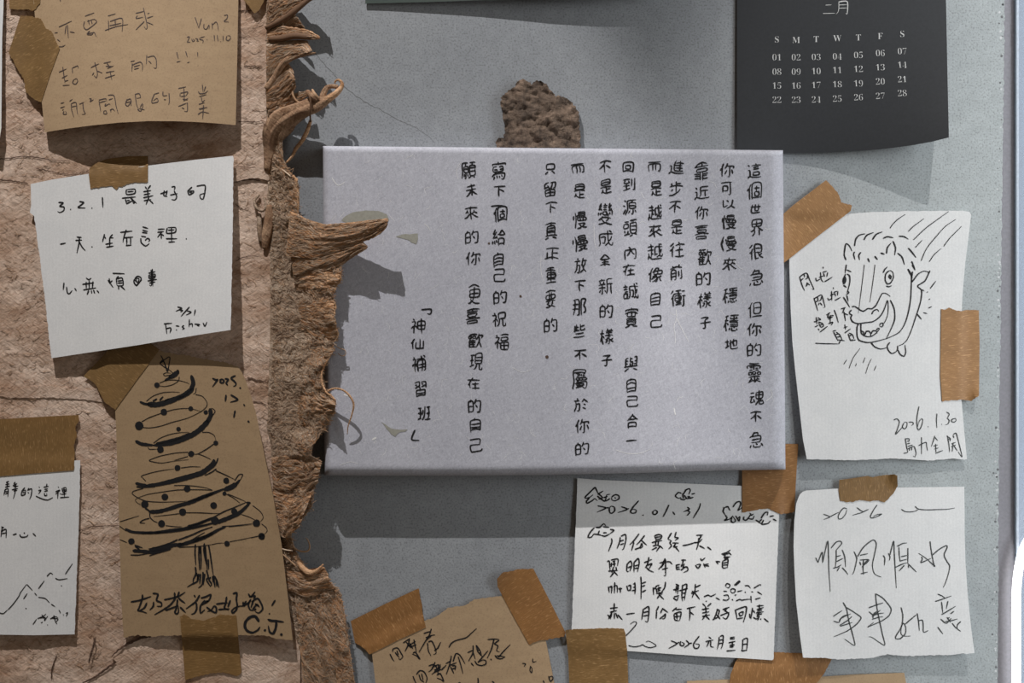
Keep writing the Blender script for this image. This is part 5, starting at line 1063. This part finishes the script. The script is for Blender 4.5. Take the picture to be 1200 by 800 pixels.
 '穩': [[22, 93, 22, 13], [38, 91, 43, 79], [41, 38, 93, 38], [32, 62, 29, 54, 22, 51], [32, 36, 9, 36], [53, 78, 54, 92, 72, 93, 78, 92, 80, 89], [90, 26, 49, 26], [82, 26, 85, 16], [22, 51, 16, 52, 7, 76], [44, 11, 89, 7, 93, 8], [67, 38, 66, 10], [45, 57, 89, 57], [48, 18, 49, 26], [30, 9, 10, 15], [91, 89, 85, 79], [44, 68, 87, 68, 89, 57], [89, 57, 87, 48, 43, 48], [63, 68, 63, 74, 70, 80]],
 '給': [[10, 36, 24, 7], [10, 36, 23, 36], [84, 93, 84, 59, 51, 59, 49, 93], [32, 24, 13, 57], [49, 89, 84, 89], [66, 13, 90, 39], [66, 13, 51, 36, 38, 40], [24, 89, 22, 72], [37, 61, 32, 46], [34, 56, 13, 57], [85, 34, 79, 39, 54, 39, 51, 36], [10, 74, 8, 89], [33, 69, 37, 82]],
 '習': [[84, 89, 20, 89], [84, 89, 83, 56, 47, 55, 20, 56, 20, 89], [61, 18, 74, 22], [92, 41, 92, 8, 56, 8], [92, 28, 59, 39], [20, 72, 84, 72], [10, 18, 26, 22], [47, 55, 49, 45, 43, 40, 43, 7, 8, 7], [9, 39, 43, 29]],
 '而': [[8, 8, 92, 8], [75, 92, 87, 90, 87, 30, 13, 30, 13, 92], [61, 30, 61, 89], [37, 30, 37, 89], [45, 30, 48, 8]],
 '自': [[91, 87, 8, 87], [91, 87, 91, 22, 9, 21, 8, 93], [8, 66, 91, 66], [91, 44, 8, 44], [47, 7, 44, 21]],
 '與': [[89, 91, 66, 78], [69, 11, 84, 11, 83, 69], [83, 51, 70, 51], [29, 51, 17, 51], [8, 69, 92, 69], [17, 69, 15, 16, 29, 8], [10, 92, 37, 78], [16, 31, 29, 31], [84, 31, 71, 31], [43, 46, 43, 69], [43, 17, 57, 17], [59, 69, 59, 36, 43, 34, 43, 7]],
 '衝': [[68, 84, 31, 89], [34, 48, 66, 48], [34, 48, 34, 61, 64, 61, 66, 37, 34, 37, 34, 48], [51, 10, 51, 86], [75, 93, 84, 91, 84, 39], [34, 72, 66, 72], [18, 92, 18, 44, 24, 29, 33, 24, 69, 24], [66, 9, 62, 7, 34, 11], [18, 46, 10, 52], [74, 39, 93, 39], [22, 8, 9, 24], [75, 13, 91, 13]],
 '補': [[32, 62, 29, 54], [8, 64, 15, 56, 21, 54], [44, 93, 45, 38, 90, 38, 90, 90, 80, 93], [90, 71, 44, 71], [90, 55, 44, 55], [80, 7, 90, 14, 90, 21], [66, 7, 66, 92], [24, 16, 20, 9], [90, 21, 40, 21], [10, 25, 30, 25, 21, 49, 21, 92], [36, 45, 29, 54], [21, 54, 29, 54]],
 '要': [[39, 59, 40, 44, 37, 43, 37, 7], [37, 23, 86, 23, 86, 44, 14, 44, 14, 23, 37, 23], [61, 44, 61, 7], [32, 61, 26, 74], [7, 60, 92, 60], [91, 7, 9, 7], [26, 74, 47, 82, 60, 82, 85, 91, 90, 91], [60, 82, 69, 69, 71, 60], [26, 74, 18, 77], [10, 92, 36, 89, 47, 82]],
 '誠': [[32, 23, 7, 23], [21, 23, 21, 14, 17, 7], [37, 90, 30, 87, 10, 87], [37, 90, 43, 68, 43, 25, 91, 25], [29, 51, 10, 51], [72, 7, 76, 78], [51, 80, 59, 79, 60, 76, 62, 46, 43, 46], [68, 86, 76, 78], [89, 41, 83, 61, 77, 66], [76, 78, 82, 89, 89, 91, 93, 80, 92, 75], [10, 37, 30, 37], [90, 14, 84, 7], [30, 87, 30, 64, 10, 64, 10, 87]],
 '變': [[10, 78, 28, 70, 36, 61], [94, 90, 84, 92, 61, 87, 56, 84, 45, 84, 28, 70], [9, 93, 43, 87, 45, 84], [30, 37, 9, 39], [30, 37, 28, 29], [39, 24, 61, 24], [32, 67, 89, 68], [91, 37, 92, 55], [91, 37, 70, 38], [91, 37, 89, 29], [89, 16, 78, 25, 79, 28, 75, 37], [14, 37, 20, 25, 29, 16], [21, 24, 11, 23], [48, 7, 51, 14], [62, 15, 37, 15], [30, 54, 29, 47], [80, 47, 82, 55], [9, 48, 7, 59], [21, 7, 11, 23], [21, 56, 20, 48], [74, 68, 68, 76, 56, 84], [79, 7, 71, 23], [39, 32, 61, 32], [70, 59, 70, 47], [78, 25, 71, 23], [48, 43, 60, 43, 59, 56, 39, 55, 39, 44, 48, 43]],
 '越': [[66, 60, 53, 64, 51, 69], [53, 64, 53, 25, 92, 24], [62, 79, 77, 68], [11, 20, 41, 20], [44, 39, 8, 39], [78, 57, 83, 55, 90, 38], [72, 7, 77, 68, 84, 77, 89, 78, 93, 72, 92, 64], [15, 72, 31, 87, 41, 90, 94, 89], [8, 92, 11, 74, 15, 72, 14, 53], [28, 7, 28, 82], [89, 15, 83, 7], [29, 60, 43, 60]],
 '近': [[45, 38, 92, 38], [92, 9, 84, 8, 45, 13, 44, 59, 37, 76], [22, 80, 38, 89, 55, 92, 89, 91, 97, 87], [22, 80, 16, 83, 8, 90, 8, 97], [22, 80, 22, 44, 8, 44], [23, 23, 14, 10], [72, 77, 72, 38]],
 '這': [[45, 32, 82, 32], [92, 18, 34, 18], [63, 18, 61, 7], [21, 82, 48, 92, 82, 92, 94, 89], [21, 82, 16, 83, 8, 92], [21, 82, 21, 43, 9, 43], [83, 45, 45, 45], [11, 15, 24, 22], [44, 66, 44, 77, 83, 76, 83, 59, 44, 59, 44, 66]],
 '進': [[41, 39, 85, 39], [91, 74, 41, 72, 40, 28, 49, 7], [89, 23, 44, 22], [21, 82, 46, 91, 84, 91, 94, 86], [21, 82, 9, 89, 9, 97], [21, 82, 21, 45, 9, 45], [40, 31, 31, 37], [67, 72, 69, 16, 66, 9], [85, 56, 41, 56]],
 '那': [[32, 91, 41, 91, 45, 84, 47, 8, 8, 7], [46, 57, 8, 57], [24, 7, 23, 54, 9, 91], [46, 32, 10, 32], [76, 77, 85, 77, 92, 69, 87, 51, 78, 40, 90, 8, 62, 9, 62, 92]],
 '重': [[92, 93, 7, 93], [79, 8, 17, 13], [49, 11, 49, 92], [8, 25, 92, 25], [18, 51, 18, 64, 82, 62, 80, 37, 20, 37, 18, 51], [82, 51, 18, 51], [87, 77, 14, 77]],
 '靈': [[91, 28, 90, 16, 9, 16, 9, 28], [49, 36, 49, 7], [93, 93, 7, 93], [16, 93, 16, 86, 28, 78], [18, 36, 39, 36], [38, 26, 20, 26], [87, 67, 13, 67], [49, 68, 49, 93], [16, 6, 84, 6], [61, 36, 82, 36], [82, 84, 70, 79], [61, 26, 79, 26], [71, 72, 70, 79, 60, 87, 60, 93], [37, 84, 28, 78], [28, 78, 29, 74], [59, 46, 57, 56, 40, 56, 41, 45, 59, 46], [82, 56, 87, 56, 87, 45, 69, 46, 70, 56, 82, 56], [13, 56, 13, 45, 30, 46, 29, 56, 13, 56]],
 '靠': [[60, 71, 89, 71], [60, 93, 60, 56], [90, 61, 60, 61], [39, 92, 39, 56], [39, 61, 9, 61], [60, 84, 93, 84], [11, 71, 39, 71], [7, 84, 39, 84], [24, 11, 16, 21], [24, 11, 83, 13], [51, 7, 51, 23], [9, 24, 16, 24, 16, 21, 17, 24, 91, 24], [22, 34, 79, 34, 80, 47, 22, 48, 22, 34]],
 '頭': [[53, 56, 87, 56], [68, 22, 53, 24, 53, 74, 86, 74, 87, 24, 68, 22], [14, 59, 16, 72], [51, 7, 90, 7], [43, 77, 7, 85], [32, 79, 31, 72, 34, 59], [87, 39, 53, 39], [61, 83, 44, 91], [39, 8, 9, 8], [68, 22, 69, 8], [74, 83, 80, 83, 90, 90], [18, 25, 38, 25, 37, 47, 10, 47, 10, 25, 18, 25]],
 '願': [[34, 24, 47, 25, 46, 56, 24, 56, 24, 25, 34, 24], [34, 24, 34, 7], [24, 69, 21, 83], [49, 82, 46, 68], [74, 8, 71, 23], [90, 7, 57, 7], [53, 91, 66, 83], [47, 40, 24, 40], [59, 39, 89, 39], [89, 39, 89, 24, 59, 24, 59, 74, 89, 72, 89, 39], [46, 7, 13, 8, 13, 60, 7, 90], [29, 92, 34, 92, 36, 87, 36, 56], [87, 86, 82, 83], [59, 56, 89, 56]],
 '魂': [[70, 6, 66, 8, 66, 16], [37, 39, 7, 39], [66, 16, 87, 16, 86, 52, 48, 52, 48, 17, 66, 16], [66, 16, 68, 30, 63, 63, 67, 67, 68, 90, 92, 90, 87, 67], [87, 34, 48, 34], [43, 92, 64, 66], [31, 55, 39, 75], [20, 39, 11, 72, 34, 69], [34, 16, 10, 16], [82, 61, 76, 77, 89, 75]],
}

def put_strokes(geo, ch, cx, cy, sx, sy, hf, rot=0.0, slope=0.08, wob=0.05, w=1.75, eps=0.35):
    """one handwritten character from its pen strokes (unit box), loosened a little"""
    sd = random.random()*100; c, s = math.cos(rot), math.sin(rot)
    for st in GS[ch]:
        p = [(st[i]/100-0.5, st[i+1]/100-0.5) for i in range(0, len(st), 2)]
        jx, jy = random.gauss(0, 0.014), random.gauss(0, 0.014)
        if len(p) == 2:
            a, b = p; L = math.hypot(b[0]-a[0], b[1]-a[1]); k = random.gauss(0.03, 0.03)*L
            g = random.uniform(-0.02, 0.05)
            a = (a[0]-(b[0]-a[0])*g, a[1]-(b[1]-a[1])*g)
            p = [a, ((a[0]+b[0])/2+(b[1]-a[1])*k*2, (a[1]+b[1])/2-abs(b[0]-a[0])*k*2), b]
        q = []
        for x, y in p:
            x2 = x+jx+wob*nz(x*2.0, y*2.0, sd); y2 = y+jy+wob*nz(x*2.0, y*2.0, sd+30)-slope*x
            q.append((cx+(x2*c-y2*s)*sx, cy+(x2*s+y2*c)*sy))
        ribbon(geo, q, w*random.uniform(0.86, 1.12), hf, eps, 0.45)

SX = {'自': 12, '己': 15, '的': 17, '是': 15, '不': 16, '下': 15, '而': 16, '來': 18, '在': 16, '全': 16, '前': 16, '子': 15, '可': 14, '以': 18, '世': 14, '回': 13, '到': 15, '只': 13, '真': 16, '正': 18, '重': 13, '要': 13, '更': 16, '你': 18, '留': 15, '內': 14, '急': 17, '地': 17, '仙': 16, '界': 16, '合': 15, '未': 16, '實': 17, '習': 15, '些': 15}
SY = {'自': 18, '己': 15, '的': 17, '是': 19, '不': 14, '下': 13, '而': 13, '來': 17, '在': 15, '全': 16, '前': 19, '子': 14, '可': 16, '以': 12, '世': 12, '回': 12, '到': 16, '只': 14, '真': 23, '正': 15, '重': 21, '要': 20, '更': 22, '你': 17, '變': 27, '實': 25, '靈': 24, '界': 22, '屬': 25, '願': 21, '寫': 23, '慢': 20, '很': 20, '急': 21, '地': 14, '仙': 14, '近': 16, '步': 18, '內': 16, '靠': 22, '新': 21, '合': 19, '進': 18, '未': 16, '喜': 20, '些': 18, '於': 17}
random.seed(31)
for colm in COLS:
    geo = ([], [])
    for ch, x, y in colm:
        if ch == '「':
            for p in parse((450, 360), "160,10 200,8 198,28 184,26", 3.636): ribbon(geo, p, 2.0, hPn, 0.35)
            continue
        if ch == '」':
            for p in parse((450, 360), "132,522 118,562 150,566", 3.636): ribbon(geo, p, 2.0, hPn, 0.35)
            continue
        if ch == '一':
            w = 7 if x < 600 else 6
            ribbon(geo, [(x-w, y+0.6), (x, y-0.2), (x+w, y-0.4)], 1.9, hPn, 0.35); continue
        sx = SX.get(ch, 18.5)*random.uniform(0.94, 1.06); sy = SY.get(ch, 20)*random.uniform(0.95, 1.05)
        put_strokes(geo, ch, x, y, sx, sy, hPn, random.gauss(0.0, 0.035), random.uniform(0.05, 0.16))
    link('handwriting', geo[0], geo[1], INK, pan, False)
# leaf flecks and silk fibres pressed into the paper
for poly in ([(400, 258), (405, 253), (414, 248.5), (428, 246.5), (444, 247), (453, 251), (456, 257), (452, 266), (446, 274), (436, 276), (420, 268)], [(463.5, 277), (472, 274.5), (483, 274), (489.5, 273.5), (490, 280), (488, 286), (481.5, 284), (480, 281.5), (470, 279)], [(447, 494), (452, 497.5), (459, 502), (468, 503.5), (477.5, 503), (475, 505.5), (469, 506), (466, 508), (463, 511.5), (459, 509), (454, 503)]):
    sheet('leaf_fleck', torn(poly+[poly[0]], 0.35, 1.5, 2)[:-1], lambda x, y: hPn(x, y)+0.3, 0.0, 4, LEAF, pan)
geo = ([], [])
for pts, w in (([(389, 208), (392, 213), (396, 217), (400, 216), (404, 213)], 0.9), ([(792, 362), (793, 372), (790, 382), (791, 390), (791.5, 402)], 0.6), ([(793, 373), (799, 385), (807, 400)], 0.6), ([(722, 527), (735, 531), (750, 531), (762, 526)], 0.6), ([(790, 478), (791.5, 486)], 1.2), ([(696, 262), (697, 285), (701, 292)], 0.5), ([(634, 300), (634, 318), (638, 332)], 0.5), ([(436, 515), (441, 512.5)], 2.2), ([(403, 462), (409, 464)], 1.8), ([(497, 262), (502, 266), (505, 271)], 0.6), ([(398, 545), (410, 541), (420, 543)], 0.5), ([(860, 305), (866, 313), (872, 316)], 0.5), ([(600, 430), (612, 436), (622, 433)], 0.5), ([(898, 470), (905, 463), (903, 456)], 0.6), ([(540, 190), (535, 200), (537, 210)], 0.5)):
    ribbon(geo, pts, w, hPn, 0.2, 0.3)
for k in range(300):
    x = random.uniform(390, 905); y = random.uniform(180, 540); a = random.uniform(0, 6.28); L = random.uniform(2, 7); b = random.gauss(0, 0.6)
    ribbon(geo, [(x, y), (x+L*math.cos(a), y+L*math.sin(a)), (x+2*L*math.cos(a+b), y+2*L*math.sin(a+b))], random.uniform(0.2, 0.38), hPn, 0.12, 0.6)
o = link('silk_fibres', geo[0], geo[1], SILK, pan, False); o['kind'] = 'stuff'
SPK = m_plain('brown_speck', (0.10, 0.06, 0.04), 0.9)
for x, y, r in ((641, 418, 2.0), (610, 347, 1.5), (573, 285, 1.3)):
    geo = ([], []); dot(geo, x, y, r, hPn, 0.3); link('bark_speck', geo[0], geo[1], SPK, pan, False)

# bark chip standing on the panel
chip = [(582, 173), (581, 166), (583, 162), (590, 161), (592, 151), (590, 140), (589, 131), (586.5, 122), (587, 115), (593, 108), (603, 102), (606, 96), (611, 92.5), (618, 95), (624, 99), (628, 94.5), (633, 94), (637, 97), (641, 100), (645, 105), (650, 112), (660, 113), (668, 118), (673, 123), (677, 130), (679, 140), (679, 150), (680, 157), (680.5, 173.5)]
def hChip(x, y):
    u, v = bilin(x, y, 582, 680, 92, 174)
    return 9 + 5*math.sin(math.pi*u) + 3.0*nz(x*0.05, y*0.07, 2) + 3.4*nz(x*0.13, y*0.16, 5) + 1.3*nz(x*0.33, y*0.4, 8) - 3.5*math.exp(-((x-628-2*nz(y*0.1, 1))/5)**2)*(1 if y < 135 else 0.3) - 6*math.exp(-((x-627)/7)**2-((y-166)/5)**2)
o = sheet('bark_chip', torn(chip+[chip[0]], 1.5, 1.3, 4, 0.42)[:-1], hChip, 7.0, 1.8, CHIP)
tag(o, 'rough dark brown chip of tree bark standing on top of the paper panel', 'bark')

# ------------------------------------------------------------------ tapes
def tape(poly, hf, mt, label, res=6, thick=0.45):
    return tag(sheet('tape', poly, hf, thick, res, mt, None, None, 2.5), label, 'tape', None)
T = lambda p, a=0.9, s=3, f=0.35: torn(p, a, 1.5, s, f)
# over the bark
tape(T([(24, 18), (36, 19), (48, 22.5), (54, 33), (61, 37), (64, 45), (70, 57)], 1.0) + [(59, 87), (48.5, 119)] + T([(48, 120), (40, 116.5), (31, 109), (28, 93), (19, 78), (10, 62)], 1.0, 5) + [(17, 40)],
     lambda x, y: (hA(x, y)+0.7 if x > 44 else 9.6+max(0, x-30)*0.2), tape_mat('TAPE', 110), 'large brown tape patch over the left edge of the bowed kraft card')
tape([(10, -30), (48, -30), (47, 4)] + T([(46, 5), (39, 13), (32, 11), (20, 11.5), (11, 10)], 0.8, 4)[1:], lambda x, y: 10 if x < 38 else hA(x, y)+0.8, tape_mat('TAPE', 90), 'dark brown tape end at the top edge, above and left of the kraft card')
tape([(283, -30), (318, -30), (311, -4)] + T([(309, 2), (303, 13), (298, 15.8), (292, 7.5), (285.5, 0)], 0.7, 4)[1:], lambda x, y: 11.5, tape_mat('TAPE', 60), 'pointed olive brown tape tip at the top, just right of the bowed kraft card')
tape([(104, 205), (105, 197), (112, 191.5), (125, 186), (150, 183), (173.5, 182.5), (173.3, 213)] + T([(173, 214), (160, 213), (150, 215.5), (143, 218.5), (139, 218), (136.5, 222), (131, 218), (120, 219), (106, 221)], 0.8, 3)[1:],
     lambda x, y: hB(x, y)+0.8 if y > 201-(x-104)*0.138 else 10.2+1.2*smooth((y-186)/10), tape_mat('TAPE_V', 90), 'brown tape piece on the top middle of the white card on the bark')
tape([(-40, 493), (0, 491), (60, 487.5)] + T([(92, 486), (93, 493), (88, 500), (90, 510), (86.5, 522), (87.5, 535), (86.5, 551)], 0.8, 6) + [(40, 554.5), (0, 558), (-40, 560)],
     lambda x, y: hC(x, y)+0.8 if y > 541 else 9.8+max(0, y-530)*0.12, tape_mat('TAPE_V', 0), 'wide brown tape strip across the top of the lower left mountain card')
tape([(150, 386)] + T([(160, 391), (177.5, 403), (187, 409.5)], 0.7, 3) + [(161, 444), (135, 480)] + T([(134.5, 480), (128, 475), (122, 470.5), (117, 460), (112, 450), (98, 440.5)], 0.9, 6)[1:],
     lambda x, y: hD(x, y)+0.8 if x > 126 else 9.8+max(0, x-112)*0.2, tape_mat('TAPE', 55), 'brown tape across the upper left corner of the Christmas tree card')
tape(T([(211, 722), (216, 719.5), (225, 725), (238, 727.5), (248, 724), (258, 720), (277, 721)], 0.8, 2) + [(280, 755), (283, 787.5)] + T([(283, 788), (278, 792), (262, 787.5), (245, 789), (230, 793), (217, 797)], 0.8, 4)[1:] + [(214, 760)],
     lambda x, y: hD(x, y)+0.8 if y < 748 else 10.2+max(0, 756-y)*0.5, tape_mat('TAPE_V', 90), 'square brown tape holding the bottom edge of the Christmas tree card')
# over the concrete
tape([(411, 727.5), (450, 708), (490.5, 689)] + T([(491, 689), (492, 698), (494.5, 708), (495, 718), (499, 735)], 0.7, 3)[1:] + [(466, 750), (433.5, 766.5)] + T([(433, 766.5), (425, 758), (416, 753)], 0.7, 5)[1:],
     lambda x, y: (hE(x, y)+0.8 if (y > 752-(x-435)*0.5) else 2.4) + 0.2*nz(x*0.1, y*0.1), tape_mat('TAPE_O', 27), 'orange brown tape on the upper left corner of the slanting kraft note')
tape([(583, 687), (582.5, 678)] + T([(583, 677), (590, 670), (600, 669), (607, 666.5), (618, 666.5), (625, 666)], 0.5, 3)[1:] + [(645, 705), (663, 741.5)] + T([(663, 742), (660, 746.5), (650, 747), (640, 749.5), (630, 751), (620, 755)], 0.8, 6)[1:] + [(600, 719)],
     lambda x, y: hE(min(x, 640), max(y, 690))+0.9+5.5*smooth((606-x-(y-667)*0.45)/24)*smooth((725-y)/60), tape_mat('TAPE_O', 117), 'orange brown tape with a lifted end on the upper right of the slanting kraft note')
tape([(869.5, 520), (935.5, 520), (933, 560), (931, 599.5)] + T([(931, 600), (915, 602.5), (901, 596), (890, 596.5), (881, 598.5), (870, 600.5)], 0.8, 3)[1:],
     lambda x, y: hF(x, y)+0.9 if y > 562 and x < 917 else 3.4, tape_mat('TAPE_O', 90), 'brown tape from under the panel over the top right corner of the cloud card')
tape(T([(662.5, 738), (672, 737), (690, 736.5), (718, 735.5), (731, 736.5)], 0.5, 3) + [(733, 742), (733.5, 750), (735, 762), (735.5, 775), (737.5, 830), (668, 830), (666, 770)],
     lambda x, y: hF(x, y)+0.9 if (y < 760+(x-669)*0.075 and x > 666) else 3.0+max(0, 768-y)*0.15, tape_mat('TAPE_V', 90), 'wide brown tape hanging below the lower left corner of the cloud card')
tape([(851, 840), (856, 790), (862, 775)] + T([(866, 769), (880, 763), (908, 764), (945, 765), (978, 765.5), (974, 773), (966, 789), (957, 800)], 0.5, 3) + [(950, 840)],
     lambda x, y: 4.8 if y > 785 else 2.4+max(0, y-770)*0.16, tape_mat('TAPE_O', 0), 'orange brown tape below the gap between the cloud card and the large cursive card')
tape([(898, 268), (930, 240), (968, 211)] + T([(968, 211), (976, 219), (982.5, 227), (986, 237), (998.5, 240.5), (997, 247)], 0.7, 3)[1:] + [(958, 277), (925, 303), (900, 322)],
     lambda x, y: (hH(x, y)+0.9 if y > 250 and x > 922 else 6.5), tape_mat('TAPE_P', 35), 'slanting orange brown tape on the upper left corner of the horse card')
tape(T([(1103, 362), (1107, 363), (1112, 360), (1122, 364.5), (1135, 363), (1147, 363.5)], 0.6, 3) + [(1148, 400), (1147.5, 440), (1147.3, 463)] + T([(1147, 464), (1138, 469.5), (1125, 468), (1104, 470)], 0.7, 4)[1:] + [(1102, 440), (1102.5, 400)],
     lambda x, y: (hH(x, y)+0.9 if x < 1124 else hH(1124, y)+0.8-max(0, min(1, (x-1124)/8))*1.5) + 0.9*math.exp(-((x-1126)/2.0)**2) + 4*smooth((x-1136)/10)*smooth((y-450)/16), tape_mat('TAPE_P', 90), 'upright orange brown tape on the right edge of the horse card')
tape([(983.5, 562), (1000, 560), (1016, 557.5)] + T([(1016, 557.5), (1023, 559), (1035, 556.5), (1048, 555.5)], 0.4, 3)[1:] + [(1051.5, 557), (1052, 569), (1047, 578)] + T([(1045, 580), (1037, 588.5), (1028, 586), (1020, 587), (1008, 586), (996, 588), (985, 587)], 0.8, 5)[1:] + [(983, 575)],
     lambda x, y: hG(x, y)+0.9 + 5*smooth((x-1040)/10)*smooth((574-y)/14) + 0.5*nz(x*0.2, y*0.2), tape_mat('TAPE_V', 0), 'small brown tape holding the top of the large cursive card')
